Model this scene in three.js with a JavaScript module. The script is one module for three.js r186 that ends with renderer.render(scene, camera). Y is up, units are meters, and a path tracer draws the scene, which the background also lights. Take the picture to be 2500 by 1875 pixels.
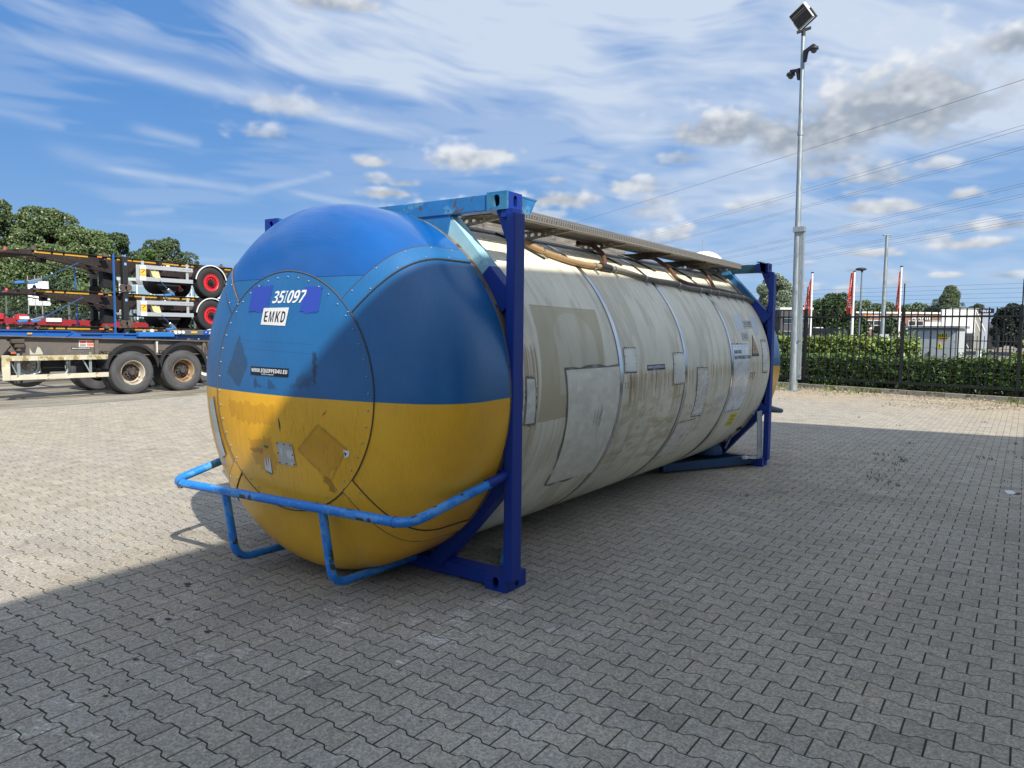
import * as THREE from 'three';
import { mergeGeometries } from 'three/addons/utils/BufferGeometryUtils.js';
import { RoundedBoxGeometry } from 'three/addons/geometries/RoundedBoxGeometry.js';

// ------------------------------------------------------------------ camera, sky, sun, exposure
const scene = new THREE.Scene();
const camera = new THREE.PerspectiveCamera(55.02, 4 / 3, 0.1, 1500);
camera.position.set(4.0586, 1.7711, 3.9534);
camera.rotation.order = 'YXZ';
camera.rotation.set(-0.0738, 0.6086, 0.0109);
const renderer = new THREE.WebGLRenderer({ antialias: true });
renderer.toneMapping = THREE.LinearToneMapping;
renderer.toneMappingExposure = 1.2;
renderer.shadowMap.enabled = true;

const SUN = new THREE.Vector3(1.06, 1, 0.54).normalize();
const sun = new THREE.DirectionalLight(new THREE.Color().setRGB(1, 0.95, 0.86), 5);
sun.position.copy(SUN).multiplyScalar(120); sun.target.position.set(0, 0, 0);
sun.castShadow = true; sun.shadow.mapSize.set(4096, 4096);
Object.assign(sun.shadow.camera, { left: -60, right: 60, top: 60, bottom: -60, near: 1, far: 400 });
scene.add(sun, sun.target);

// ------------------------------------------------------------------ small tools
let seed = 7;
const rnd = () => { seed = (seed * 1664525 + 1013904223) >>> 0; return seed / 4294967296; };
const rr = (a, b) => a + (b - a) * rnd();
const lerp = (a, b, t) => a + (b - a) * t, clamp = (x, a = 0, b = 1) => Math.min(b, Math.max(a, x));
const sm = (a, b, x) => { const t = clamp((x - a) / (b - a)); return t * t * (3 - 2 * t); };
const hash = (x, y) => { let h = (x * 374761393 + y * 668265263) | 0; h = Math.imul(h ^ (h >>> 13), 1274126177); return ((h ^ (h >>> 16)) >>> 0) / 4294967296; };
function noise(x, y) { const i = Math.floor(x), j = Math.floor(y), f = x - i, g = y - j, u = f * f * (3 - 2 * f), v = g * g * (3 - 2 * g);
  return lerp(lerp(hash(i, j), hash(i + 1, j), u), lerp(hash(i, j + 1), hash(i + 1, j + 1), u), v); }
function fbm(x, y, n = 4) { let s = 0, a = 0.5, t = 0; for (let i = 0; i < n; i++) { s += a * noise(x, y); t += a; x = x * 2.03 + 17.1; y = y * 2.03 - 9.7; a *= 0.5; } return s / t; }
const D2R = Math.PI / 180;

// sky: a computed dome of air, thin cirrus and a few cumulus
{
  const W = 2048, H = 2048, data = new Float32Array(W * H * 4);
  const line = [[-180, 12], [-100, 17.5], [-69, 17.3], [-62, 16.9], [-53.4, 15.9], [-42.8, 14.2], [-33.5, 11.2], [-20, 5], [0, 2], [40, 6], [180, 12]];
  const lineAt = (a) => { for (let i = 1; i < line.length; i++) if (a <= line[i][0]) { const p = line[i - 1], q = line[i]; return lerp(p[1], q[1], (a - p[0]) / (q[0] - p[0])); } return 12; };
  // az, el, half width, half height, greyness
  const cum = [[-8.2, 15.0, 8.4, 4.3, .85], [-12.8, 13.6, 7, 3.0, .85], [-19, 14.4, 5.4, 2.2, .75], [-38.8, 12.6, 3.8, 1.3, .1], [-36.5, 12.9, 2, .9, .05], [-52, 15.6, 4.2, 1.2, .2, .6], [-52.9, 13.6, 2.6, 1, .15, .65], [-9.4, 10.9, 3.4, 1.1, .12], [-5.6, 11.1, 1.8, .8, .1], [-23.6, 7.1, 3.1, .75, .2], [-21.9, 7.6, 1.3, .6, .02],
    [-3.9, 9.1, 1.7, .6, .1], [-9, 8.6, 3.6, .8, .3], [-18.4, 9.1, 1, .65, .05], [-3.4, 5.9, 3.4, .6, .2], [-9.2, 5.5, 2.8, .5, .2], [-4.7, 3.9, 1.5, .32, .1], [-.9, 17.8, 4, 1.6, .9], [-48.5, 22.4, 5, 1.1, .35], [-45.6, 12.2, 2.2, .7, .15], [-31.5, 9.8, 5, 1.0, .25], [-44.5, 10, 3, .7, .2], [-38, 9.2, 6, 1.0, .3], [-1.8, 7, 4, .6, .25], [-14, 3.4, 2, .35, .2], [-1.2, 3.8, 2, .4, .2], [-25.5, 10.6, 3.4, .8, .3],
    [40, 14, 9, 3, .4], [70, 20, 10, 4, .3], [110, 12, 12, 3, .4], [150, 22, 12, 4, .3], [-120, 15, 9, 3, .3], [-160, 24, 10, 4, .4], [15, 24, 9, 3, .5], [-80, 35, 12, 4, .3]];
  for (let k = 0; k < 60; k++) { const e = 3 + 10 * rnd() ** 1.6, sz = .25 + e * .12 * rnd(); cum.push([rr(-46, 6) + (e < 6 ? 6 : 0), e, sz * 2.4, sz * .75, .15 + .3 * rnd(), .45 + .3 * rnd()]); }
  const trails = [[-64.8, 10.5, -54.5, 9.7, .28, .5], [-55.3, 9.3, -48.8, 11.2, .3, .55], [-52.5, 10.0, -44, 8.7, .28, .5], [-62.5, 7.5, -59.5, 8, .2, .4], [-62, 13.2, -57.8, 12.6, .3, .4], [-67, 11.3, -60, 9.9, .5, .25], [-70, 13.2, -66, 12.7, .3, .3]];
  for (let j = 0; j < H; j++) {
    const el = ((j + .5) / H - .5) * 180, y = Math.sin(el * D2R), c = Math.cos(el * D2R);
    for (let i = 0; i < W; i++) {
      const ph = ((i + .5) / W - .5) * 2 * Math.PI, dx = Math.cos(ph) * c, dz = Math.sin(ph) * c, o = (j * W + i) * 4;
      if (el < -2) { data[o] = .2; data[o + 1] = .19; data[o + 2] = .17; data[o + 3] = 1; continue; }
      const az = Math.atan2(dx, -dz) / D2R, e = Math.max(el, 0);
      // clear air
      const h1 = Math.exp(-e / 8.5), h2 = Math.exp(-e / 30), side = sm(-55, -5, az) * sm(70, 10, az) * .35;
      let r = lerp(lerp(.035, .08, h2), .44, h1 * .9), g = lerp(lerp(.17, .30, h2), .66, h1 * .86), b = lerp(lerp(.5, .76, h2), .86, h1 * .66);
      r = lerp(r, .34, side * .7); g = lerp(g, .53, side * .7); b = lerp(b, .80, side * .6);
      // glow of the air round the sun
      const ct = clamp(dx * SUN.x + y * SUN.y + dz * SUN.z, -1, 1), ang = Math.acos(ct) / D2R, gl = .6 * Math.exp(-ang / 11) + .12 * Math.exp(-ang / 42);
      r += gl; g += gl * .97; b += gl * .9;
      // cirrus sheet
      const d = el - lineAt(az), wv = fbm(az * .07 + 3, el * .12 + 8, 3) - .5, q = az * .82 + el * .35, p = el + az * .165 + wv * 5;
      const st = fbm(q * .12 + 3.1, p * .55, 5), fi = fbm(q * .22 + 7, p * 1.5 + 20, 4), fine = fbm(q * .5, p * 2.1 + 40, 3), rid = 1 - Math.abs(2 * fi - 1) * 1.6;
      const big = fbm(az * .09 + 9 + .6 * fbm(az * .2, el * .3, 3), el * .2 + az * .03 + 4, 4);
      let ci = sm(-1.2, 2.2, d) * clamp(.48 + 1.6 * (big - .5) + 1.2 * (st - .5) + .22 * (rid - .6) + .3 * (fine - .5) + .3 * sm(5, 16, d), .04, .98);
      ci *= 1 - .7 * Math.exp(-(((d - 1.7 - (az + 50) * .05) / .7) ** 2)) * sm(-70, -60, az) * sm(-30, -38, az);
      ci += .5 * Math.exp(-((d / .55) ** 2)) * sm(-72, -66, az) * sm(-38, -46, az) * (.4 + fine);
      ci = Math.max(ci, .42 * sm(.46, .7, fbm(az * .12 + 50, el * .8, 4)) * sm(1, 4, el) * sm(-60, -35, az), .2 * sm(.5, .72, fbm(az * .1 + 50, el * .9, 4)) * sm(1, 5, el));
      for (const t of trails) { const ux = t[2] - t[0], uy = t[3] - t[1], k = clamp(((az - t[0]) * ux + (el - t[1]) * uy) / (ux * ux + uy * uy)); const ee = Math.hypot(az - t[0] - k * ux, el - t[1] - k * uy) / t[4];
        if (ee < 3) ci = Math.max(ci, t[5] * Math.exp(-ee * ee * .8) * (.55 + .8 * (fine - .2)) * Math.min(1, 4 * k + .15)); }
      ci = clamp(ci, 0, .92);
      r = lerp(r, .66 + gl, ci * .97); g = lerp(g, .745 + gl, ci * .97); b = lerp(b, .875 + gl, ci * .97);
      // cumulus
      let cov = 0, wgt = 0, vert = 0, gray = 0, op = 0;
      for (const m of cum) { const ax = (az - m[0]) / m[2], ay = (el - m[1]) / m[3]; if (Math.abs(ax) > 1.7 || Math.abs(ay) > 2) continue;
        const f = 1 - Math.hypot(ax, ay < 0 ? ay * 1.5 : ay); const w = Math.max(f + .35, 0); if (w > 0) { cov = Math.max(cov, f); wgt += w; vert += w * ay; gray += w * m[4]; op += w * (m[5] ?? 1); } }
      if (wgt > 0) {
        vert /= wgt; gray /= wgt; op /= wgt;
        const n1 = fbm(az * .75 + 5, el * 1.1 + 2, 5), n2 = fbm(az * 1.9 + 31, el * 2.4, 4);
        const a = sm(-.02, .55, cov + (n1 - .5) * 1.15 + (n2 - .5) * .45 - .06) * (.55 + .4 * sm(.0, .5, cov)) * op;
        const lit = clamp(.58 + vert * .45 + .6 * sm(.25, .8, vert) * gray + (n1 - .5) * 1.2 + (n2 - .5) * .6 - gray * .55);
        r = lerp(r, lerp(.33, .86, lit) + gl * .6, a); g = lerp(g, lerp(.385, .885, lit) + gl * .6, a); b = lerp(b, lerp(.465, .92, lit) + gl * .6, a);
      }
      data[o] = r / 1.2; data[o + 1] = g / 1.2; data[o + 2] = b / 1.2; data[o + 3] = 1;
    }
  }
  const sky = new THREE.DataTexture(data, W, H, THREE.RGBAFormat, THREE.FloatType);
  sky.mapping = THREE.EquirectangularReflectionMapping; sky.magFilter = sky.minFilter = THREE.LinearFilter; sky.needsUpdate = true;
  scene.background = sky; scene.environment = sky;
}

// ------------------------------------------------------------------ geometry helpers
const V = (x, y, z) => new THREE.Vector3(x, y, z);
function prep(g) { const n = g.index ? g.toNonIndexed() : g; for (const k of Object.keys(n.attributes)) if (!['position', 'normal', 'uv'].includes(k)) n.deleteAttribute(k); return n; }
const mg = (list) => mergeGeometries(list.flat(9).map(prep));
function xf(g, p = [0, 0, 0], r = [0, 0, 0]) { g.applyMatrix4(new THREE.Matrix4().compose(V(...p), new THREE.Quaternion().setFromEuler(new THREE.Euler(...r)), V(1, 1, 1))); return g; }
const B = (w, h, d, p, r) => xf(new THREE.BoxGeometry(w, h, d), p, r);
const RB = (w, h, d, p, r, rad = .006) => xf(new RoundedBoxGeometry(w, h, d, 1, rad), p, r);
const CY = (r1, r2, h, s, p, r) => xf(new THREE.CylinderGeometry(r1, r2, h, s), p, r);
function orient(g, a, b) { // maps the y axis of g onto a->b, centred between
  const d = b.clone().sub(a), L = d.length(); d.normalize(); const q = new THREE.Quaternion();
  const zax = Math.abs(d.y) > .999 ? V(0, 0, 1) : V(0, 1, 0), x = new THREE.Vector3().crossVectors(d, zax).normalize(), z = new THREE.Vector3().crossVectors(x, d);
  q.setFromRotationMatrix(new THREE.Matrix4().makeBasis(x, d, z));
  g.applyMatrix4(new THREE.Matrix4().compose(a.clone().add(b).multiplyScalar(.5), q, V(1, 1, 1))); return g;
}
const rod = (a, b, r, s = 8) => orient(new THREE.CylinderGeometry(r, r, V(...a).distanceTo(V(...b)), s), V(...a), V(...b));
const BB = (a, b, w, t, round) => { const L = V(...a).distanceTo(V(...b)); return orient(round ? new RoundedBoxGeometry(w, L, t, 1, round) : new THREE.BoxGeometry(w, L, t), V(...a), V(...b)); };
function pipe(pts, r, corner = .12, seg = 12, smooth = false) {
  const P = pts.map((p) => V(...p)); let path;
  if (smooth) path = new THREE.CatmullRomCurve3(P, false, 'centripetal');
  else { path = new THREE.CurvePath(); let prev = P[0];
    for (let i = 1; i < P.length - 1; i++) { const a = P[i].clone().sub(P[i - 1]), b = P[i + 1].clone().sub(P[i]), c = Math.min(corner, a.length() * .45, b.length() * .45);
      const s = P[i].clone().addScaledVector(a.normalize(), -c), e = P[i].clone().addScaledVector(b.normalize(), c);
      path.add(new THREE.LineCurve3(prev, s)); path.add(new THREE.QuadraticBezierCurve3(s, P[i], e)); prev = e; }
    path.add(new THREE.LineCurve3(prev, P[P.length - 1])); }
  const n = Math.max(16, Math.round(path.getLength() / (corner * .2 + .02)));
  return new THREE.TubeGeometry(path, Math.min(n, 220), r, seg, false);
}
function shapeOf(pts) { const s = new THREE.Shape(); pts.forEach((p, i) => i ? s.lineTo(p[0], p[1]) : s.moveTo(p[0], p[1])); s.closePath(); return s; }
const EX = (pts, depth, bevel = 0) => new THREE.ExtrudeGeometry(pts instanceof THREE.Shape ? pts : shapeOf(pts), { depth, bevelEnabled: bevel > 0, bevelSize: bevel, bevelThickness: bevel, bevelSegments: 1, curveSegments: 10 });
// polygon given as (z, y) pairs, extruded across x from x0 to x1
const EXZ = (pts, x0, x1) => { const g = EX(pts.map((p) => [-p[0], p[1]]), x1 - x0); g.rotateY(Math.PI / 2); g.translate(x0, 0, 0); return g; };
function gridGeo(n, m, f) { // f(u, v) -> [x, y, z], with uv
  const p = [], t = [], ix = [];
  for (let j = 0; j <= m; j++) for (let i = 0; i <= n; i++) { p.push(...f(i / n, j / m)); t.push(i / n, j / m); }
  for (let j = 0; j < m; j++) for (let i = 0; i < n; i++) { const a = j * (n + 1) + i, b = a + 1, c = a + n + 1, d = c + 1; ix.push(a, b, d, a, d, c); }
  const g = new THREE.BufferGeometry(); g.setAttribute('position', new THREE.Float32BufferAttribute(p, 3)); g.setAttribute('uv', new THREE.Float32BufferAttribute(t, 2)); g.setIndex(ix); g.computeVertexNormals(); return g;
}

// ------------------------------------------------------------------ object helpers
const taken = {};
function numbered(name) { const n = taken[name] || 0; taken[name] = n + 1; return n ? `${name}_${String(n).padStart(3, '0')}` : name; }
function tag(o, label, category, group, kind) { if (label) o.userData.label = label; if (category) o.userData.category = category; if (group) o.userData.group = group; if (kind) o.userData.kind = kind; return o; }
function thing(name, label, category, pos = [0, 0, 0], group, turn = 0) { const o = new THREE.Group(); o.name = numbered(name); o.position.set(...pos); o.rotation.y = turn; scene.add(o); return tag(o, label, category, group); }
// texture coordinates in metres, from the direction each face points in
function metricUV(g, per) { g = g.index ? g.toNonIndexed() : g; const p = g.attributes.position, n = g.attributes.normal, u = new Float32Array(p.count * 2); for (let i = 0; i < p.count; i += 3) { const a = Math.abs(n.getX(i) + n.getX(i + 1) + n.getX(i + 2)), b = Math.abs(n.getY(i) + n.getY(i + 1) + n.getY(i + 2)), c = Math.abs(n.getZ(i) + n.getZ(i + 1) + n.getZ(i + 2)); for (let k = i; k < i + 3; k++) { const x = p.getX(k), y = p.getY(k), z = p.getZ(k); if (a >= b && a >= c) { u[k * 2] = z / per; u[k * 2 + 1] = y / per; } else if (b >= c) { u[k * 2] = x / per + .37; u[k * 2 + 1] = z / per; } else { u[k * 2] = x / per + .71; u[k * 2 + 1] = y / per; } } } g.setAttribute('uv', new THREE.BufferAttribute(u, 2)); return g; }
function part(name, geo, mat, parent, label, kind) { let q = Array.isArray(geo) ? mg(geo) : geo; if (mat.map && mat.map.userData.per) q = metricUV(q, mat.map.userData.per); const m = new THREE.Mesh(q, mat); m.name = name; m.castShadow = m.receiveShadow = true; parent.add(m); if (label) m.userData.label = label; if (kind) m.userData.kind = kind; return m; }
function solo(name, geo, mat, label, category, group) { const m = part(numbered(name), geo, mat, scene); return tag(m, label, category, group); }
function struct(name, geo, mat, label, kind = 'structure') { const m = part(numbered(name), geo, mat, scene); m.userData.kind = kind; if (label) m.userData.label = label; return m; }
function dup(root, pos, label, group) { const c = root.clone(); c.name = numbered(root.name.replace(/_\d{3}$/, '')); c.position.set(...pos); c.userData = { ...root.userData }; if (label) c.userData.label = label; if (group) c.userData.group = group; scene.add(c); return c; }

// ------------------------------------------------------------------ materials
const col = (r, g, b) => new THREE.Color().setRGB(r, g, b);
const M = (c, rough = .6, metal = 0, extra = {}) => new THREE.MeshStandardMaterial({ color: Array.isArray(c) ? col(...c) : new THREE.Color(c), roughness: rough, metalness: metal, ...extra });
function canvasTex(w, h, draw, perPixel) {
  const c = document.createElement('canvas'); c.width = w; c.height = h; const x = c.getContext('2d'); draw(x, w, h);
  if (perPixel) { const im = x.getImageData(0, 0, w, h), d = im.data; for (let j = 0; j < h; j++) for (let i = 0; i < w; i++) perPixel(d, (j * w + i) * 4, i, j); x.putImageData(im, 0, 0); }
  const t = new THREE.CanvasTexture(c); t.colorSpace = THREE.SRGBColorSpace; t.wrapS = t.wrapT = THREE.RepeatWrapping; t.anisotropy = 8; return t;
}
const mul = (d, o, k, kg = k, kb = k) => { d[o] = clamp(d[o] * k, 0, 255); d[o + 1] = clamp(d[o + 1] * kg, 0, 255); d[o + 2] = clamp(d[o + 2] * kb, 0, 255); };
const mix = (d, o, r, g, b, a) => { d[o] = lerp(d[o], r, a); d[o + 1] = lerp(d[o + 1], g, a); d[o + 2] = lerp(d[o + 2], b, a); };
// worn paint: base colour, paler or rusty patches with outlines of their own
function wornTex(base, chips, rust, amount, S = 512, per = 1.1) {
  const tx = canvasTex(S, S, (x) => { x.fillStyle = base; x.fillRect(0, 0, S, S); }, (d, o, i, j) => {
    const n = fbm(i * .02, j * .02, 5), f = fbm(i * .11 + 70, j * .11, 3); mul(d, o, .9 + .2 * n);
    const n2 = fbm(i * .012 + 40, j * .02, 5), a = sm(.60 - amount * .12, .68 - amount * .1, n2 * .8 + f * .25); if (chips) mix(d, o, ...chips, a * .6);
    const q = sm(.70, .75, fbm(i * .03 + 200, j * .03 + 90, 5) + amount * .07); if (rust) mix(d, o, ...rust, q * .9);
  }); tx.userData = { per }; return tx;
}
const MT = {};
MT.deepBlue = M([.003, .033, .27], .5, 0, { map: null });
MT.wornBlue = M('#ffffff', .5, 0, { map: wornTex('#2a70a8', [100, 152, 180], [98, 70, 54], -.1, 512, .8) });
MT.paleBlue = M('#ffffff', .6, 0, { map: wornTex('#9fc8d0', [110, 165, 190], null, .1) });
MT.midBlue = M('#ffffff', .5, 0, { map: wornTex('#2a6ea2', [90, 150, 180], null, .1) });
MT.barBlue = M('#ffffff', .42, 0, { map: wornTex('#2584dc', [120, 172, 222], [74, 60, 50], .16) });
MT.castBlue = M('#ffffff', .5, 0, { map: wornTex('#2a74a6', [70, 130, 150], [104, 76, 56], .5, 512, .35) });
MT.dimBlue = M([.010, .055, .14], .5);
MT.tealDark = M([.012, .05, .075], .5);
MT.steel = M([.55, .55, .53], .3, .95);
MT.band = M([.62, .63, .64], .16, 1);
MT.galv = M('#ffffff', .5, .55, { map: canvasTex(256, 512, (x) => { x.fillStyle = '#9aa3a6'; x.fillRect(0, 0, 256, 512); }, (d, o, i, j) => { mul(d, o, .78 + .42 * fbm(i * .06, j * .06, 4)); }) });
MT.grating = M('#ffffff', .55, .45, { map: canvasTex(256, 256, (x) => { x.fillStyle = '#958f85'; x.fillRect(0, 0, 256, 256); }, (d, o, i, j) => mul(d, o, .65 + .65 * fbm(i * .05, j * .05, 4))) });
MT.dark = M([.012, .012, .014], .7);
MT.black = M([.02, .02, .022], .5);
MT.rubber = M('#ffffff', .82, 0, { map: canvasTex(256, 256, (x) => { x.fillStyle = '#4a4a4c'; x.fillRect(0, 0, 256, 256); }, (d, o, i, j) => { mul(d, o, .75 + .5 * fbm(i * .04, j * .04, 4)); }) });
MT.rubberNew = M([.022, .022, .024], .75);
MT.seal = M('#ffffff', .85, 0, { map: canvasTex(128, 128, (x) => { x.fillStyle = '#85817a'; x.fillRect(0, 0, 128, 128); }, (d, o, i, j) => mul(d, o, .6 + .8 * fbm(i * .09, j * .09, 4))) });
MT.collar = M('#ffffff', .55, .35, { map: wornTex('#7d7468', [150, 140, 128], [88, 64, 46], .5) });
MT.rust = M('#ffffff', .85, 0, { map: wornTex('#504842', [92, 82, 74], [60, 38, 28], .5, 256) });
MT.white = M([.72, .72, .70], .5);
MT.alu = M([.66, .67, .67], .38, .6);
MT.redPaint = M([.32, .025, .035], .5);
MT.redRim = M([.62, .02, .03], .4);
MT.yellowStrip = M([.62, .34, .03], .45);
MT.chassis = M('#ffffff', .62, 0, { map: wornTex('#2a2220', [52, 42, 40], [78, 54, 44], -.15) });
MT.glass = new THREE.MeshPhysicalMaterial({ color: col(.02, .03, .035), roughness: .06, metalness: 0, clearcoat: 1 });
function labelTex(w, h, bg, fn) { return canvasTex(w, h, (x) => { x.fillStyle = bg; x.fillRect(0, 0, w, h); x.textAlign = 'center'; x.textBaseline = 'middle'; fn(x, w, h); }); }
const printed = (t, rough = .4) => new THREE.MeshStandardMaterial({ map: t, roughness: rough });
function squeeze(x, text, font, cx, cy, wide, fill) { x.save(); x.font = font; x.fillStyle = fill; const w = x.measureText(text).width; x.translate(cx, cy); x.scale(wide / w, 1); x.fillText(text, 0, 0); x.restore(); }

// ------------------------------------------------------------------ ground, paved yard
const groundTex = canvasTex(512, 512, (x) => { x.fillStyle = '#8b8272'; x.fillRect(0, 0, 512, 512); }, (d, o, i, j) => { const n = fbm(i * .03, j * .03, 5); mul(d, o, .75 + .5 * n); mix(d, o, 96, 104, 62, sm(.48, .62, fbm(i * .012 + 9, j * .012, 4)) * .7); });
groundTex.repeat.set(200, 200);
struct('ground', xf(new THREE.PlaneGeometry(2400, 2400), [0, -.045, 0], [-Math.PI / 2, 0, 0]), M('#ffffff', .95, 0, { map: groundTex }));

const PX = .203, PZ = .143, Z0 = .72, X0 = 2.8715;
const grit = (d, o, i, j, f) => { const n = noise(i * f, j * f), k = hash(i + 911, j); mul(d, o, .84 + .26 * n + .3 * (k - .5)); if (k > .9975) mix(d, o, 225, 222, 214, .55); if (k < .004) mix(d, o, 60, 58, 54, .5); };
// near yard print: x -3.5..6.5, z -4.5..4.5 : efflorescence scuffs, oil drops, brownish patches
const NX = -3.5, NZ = -5, NS = 10, NPX = 2048;
const nearTex = canvasTex(NPX, NPX, (x, w) => {
  x.fillStyle = '#a79f91'; x.fillRect(0, 0, w, w);
  const s = w / NS, at = (wx, wz) => [(wx - NX) * s, (wz - NZ) * s];
  const save = seed; seed = 99;
  const scuff = (wx, wz, n, spread, al, sz = 1) => { for (let k = 0; k < n; k++) { const [a, b] = at(wx + (rnd() + rnd() - 1) * spread, wz + (rnd() + rnd() - 1) * spread); const L = rr(.015, .075) * s * sz, t = rr(-.5, .1); x.strokeStyle = `rgba(214,210,200,${(al * rr(.3, 1)).toFixed(2)})`; x.lineWidth = rr(.004, .014) * s * sz; x.beginPath(); x.moveTo(a, b); x.lineTo(a + Math.cos(t) * L, b + Math.sin(t) * L); x.stroke(); } };
  for (const [a, b, n, sp] of [[.5, 1.75, 26, .16], [.62, 1.6, 16, .1], [.42, 1.1, 14, .15], [.75, 1.0, 26, .18], [1.1, 1.55, 5, .06], [.58, 2.55, 16, .1], [.55, 2.66, 8, .06], [.43, 2.36, 6, .08], [.8, 2.5, 6, .1], [.56, .87, 16, .12], [1.34, .84, 30, .1], [1.23, .46, 22, .12], [1.05, .66, 18, .14], [1.33, .2, 24, .15], [1.4, .75, 14, .12], [1.25, .6, 14, .12], [1.83, .34, 6, .06], [1.4, 1.16, 7, .06], [-.3, .8, 8, .2], [2.4, -1.4, 8, .4], [3.2, -.5, 5, .4], [1.9, -1.2, 14, .5]]) scuff(a, b, n * 1.6, sp, .75);
  for (let k = 0; k < 40; k++) scuff(rr(-1.5, 5.5), rr(-3, 3.5), 2, .05, .22, .7);
  for (const [a, b, r] of [[-.2, 1.63, .021], [-.12, 1.57, .024], [.24, 1.54, .022], [-1.47, .96, .02], [-.63, 1.33, .016], [-.12, 1.38, .018], [.26, 1.97, .018], [-.59, 1.15, .03], [-.55, 1.18, .02], [-.9, 2.08, .016], [.53, 2.26, .014], [.4, 2.27, .01], [.46, 2.12, .01], [2.02, 2.14, .012], [2.6, .4, .01], [-.72, 1.5, .008], [-.4, 1.7, .007]]) { const [p, q] = at(a, b); x.fillStyle = 'rgba(38,37,36,.82)'; x.beginPath(); for (let t = 0; t < 14; t++) { const an = t / 14 * 6.283, R = r * s * rr(.7, 1.2); x.lineTo(p + Math.cos(an) * R * 1.15, q + Math.sin(an) * R * .8); } x.fill(); }
  for (let k = 0; k < 260; k++) { const [p, q] = at(rr(-3, 6), rr(-4, 4)); x.fillStyle = `rgba(50,48,46,${rr(.2, .6).toFixed(2)})`; x.beginPath(); x.arc(p, q, rr(.6, 1.8), 0, 7); x.fill(); }
  seed = save;
}, (d, o, i, j) => {
  const n = fbm(i * .006, j * .006, 4), m = fbm(i * .0022 + 50, j * .0022, 4);
  mul(d, o, .94 + .13 * n); mix(d, o, 142, 130, 110, sm(.45, .62, m) * .16); mix(d, o, 104, 100, 94, sm(.62, .74, fbm(i * .004 + 300, j * .004, 4)) * .12); grit(d, o, i, j, .5);
});
nearTex.wrapS = nearTex.wrapT = THREE.ClampToEdgeWrapping;
const farTex = canvasTex(1024, 1024, (x) => { x.fillStyle = '#a9a090'; x.fillRect(0, 0, 1024, 1024); }, (d, o, i, j) => { mul(d, o, .9 + .2 * fbm(i * .02, j * .02, 4)); grit(d, o, i, j, .4); });
const relief = canvasTex(512, 512, (x) => { x.fillStyle = '#808080'; x.fillRect(0, 0, 512, 512); }, (d, o, i, j) => { const v = 70 + 120 * hash(i, j) * .6 + 80 * noise(i * .3, j * .3); d[o] = d[o + 1] = d[o + 2] = v; });
relief.colorSpace = THREE.NoColorSpace;
const bump = relief.clone(); bump.repeat.set(1, 1);
const bumpNear = relief.clone(); bumpNear.repeat.set(10, 10);
const paverNear = new THREE.MeshStandardMaterial({ map: nearTex, vertexColors: true, roughness: .9, bumpMap: bumpNear, bumpScale: .0016 });
const paverFar = new THREE.MeshStandardMaterial({ map: farTex, vertexColors: true, roughness: .9 });
function paverOutline() { const a = [[.0976, .0786], [.0642, .0786], [.0368, .0556], [-.0368, .0556], [-.0642, .0786], [-.0976, .0786]]; return a.concat(a.map((p) => [-p[0], -p[1]])); } // counter-clockwise seen from above is x,-z
function paverGeo(list, near) { // list of [x, z, y, tiltX, tiltZ, tint(3), rot]
  const O = paverOutline(), N = O.length, tri = N + N * 2 * 2, n = list.length * tri * 3;
  const P = new Float32Array(n * 3), NO = new Float32Array(n * 3), U = new Float32Array(n * 2), C = new Float32Array(n * 3); let k = 0;
  const put = (a, nx, ny, nz, c) => { P[k * 3] = a[0]; P[k * 3 + 1] = a[1]; P[k * 3 + 2] = a[2]; NO[k * 3] = nx; NO[k * 3 + 1] = ny; NO[k * 3 + 2] = nz;
    if (near) { U[k * 2] = (a[0] - NX) / NS; U[k * 2 + 1] = 1 - (a[2] - NZ) / NS; } else { U[k * 2] = a[0] / 2.2; U[k * 2 + 1] = a[2] / 2.2; } C[k * 3] = c[0]; C[k * 3 + 1] = c[1]; C[k * 3 + 2] = c[2]; k++; };
  for (const [x, z, y, tx, tz, c, rot] of list) {
    const cs = Math.cos(rot), sn = Math.sin(rot), q = (p, s, dy) => { const px = p[0] * s, pz = p[1] * s, X = px * cs - pz * sn, Z = px * sn + pz * cs; return [x + X, y + dy + X * tx + Z * tz, z + Z]; };
    const top = O.map((p) => q(p, .98, 0)), mid = O.map((p) => q(p, 1, -.0016)), bot = O.map((p) => q(p, 1, -.008));
    const mid0 = q([0, 0], 1, 0); for (let i = 0; i < N; i++) { put(mid0, -tx, 1, -tz, c); put(top[(i + 1) % N], -tx, 1, -tz, c); put(top[i], -tx, 1, -tz, c); }
    for (let i = 0; i < N; i++) { const j = (i + 1) % N, ex = O[j][0] - O[i][0], ez = O[j][1] - O[i][1], L = Math.hypot(ex, ez) || 1, ax = ez / L * -1, az = ex / L; const ox = (O[i][0] + O[j][0]) * .5, oz = (O[i][1] + O[j][1]) * .5, sg = ax * ox + az * oz < 0 ? -1 : 1, a = ax * sg * .7, b = az * sg * .7;
      put(top[i], a, .7, b, c); put(mid[j], a, .7, b, c); put(mid[i], a, .7, b, c); put(top[i], a, .7, b, c); put(top[j], a, .7, b, c); put(mid[j], a, .7, b, c);
      put(mid[i], a * 1.4, 0, b * 1.4, c); put(bot[j], a * 1.4, 0, b * 1.4, c); put(bot[i], a * 1.4, 0, b * 1.4, c); put(mid[i], a * 1.4, 0, b * 1.4, c); put(mid[j], a * 1.4, 0, b * 1.4, c); put(bot[j], a * 1.4, 0, b * 1.4, c); }
  }
  const g = new THREE.BufferGeometry(); g.setAttribute('position', new THREE.BufferAttribute(P, 3)); g.setAttribute('normal', new THREE.BufferAttribute(NO, 3)); g.setAttribute('uv', new THREE.BufferAttribute(U, 2)); g.setAttribute('color', new THREE.BufferAttribute(C, 3)); return g;
}
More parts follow.
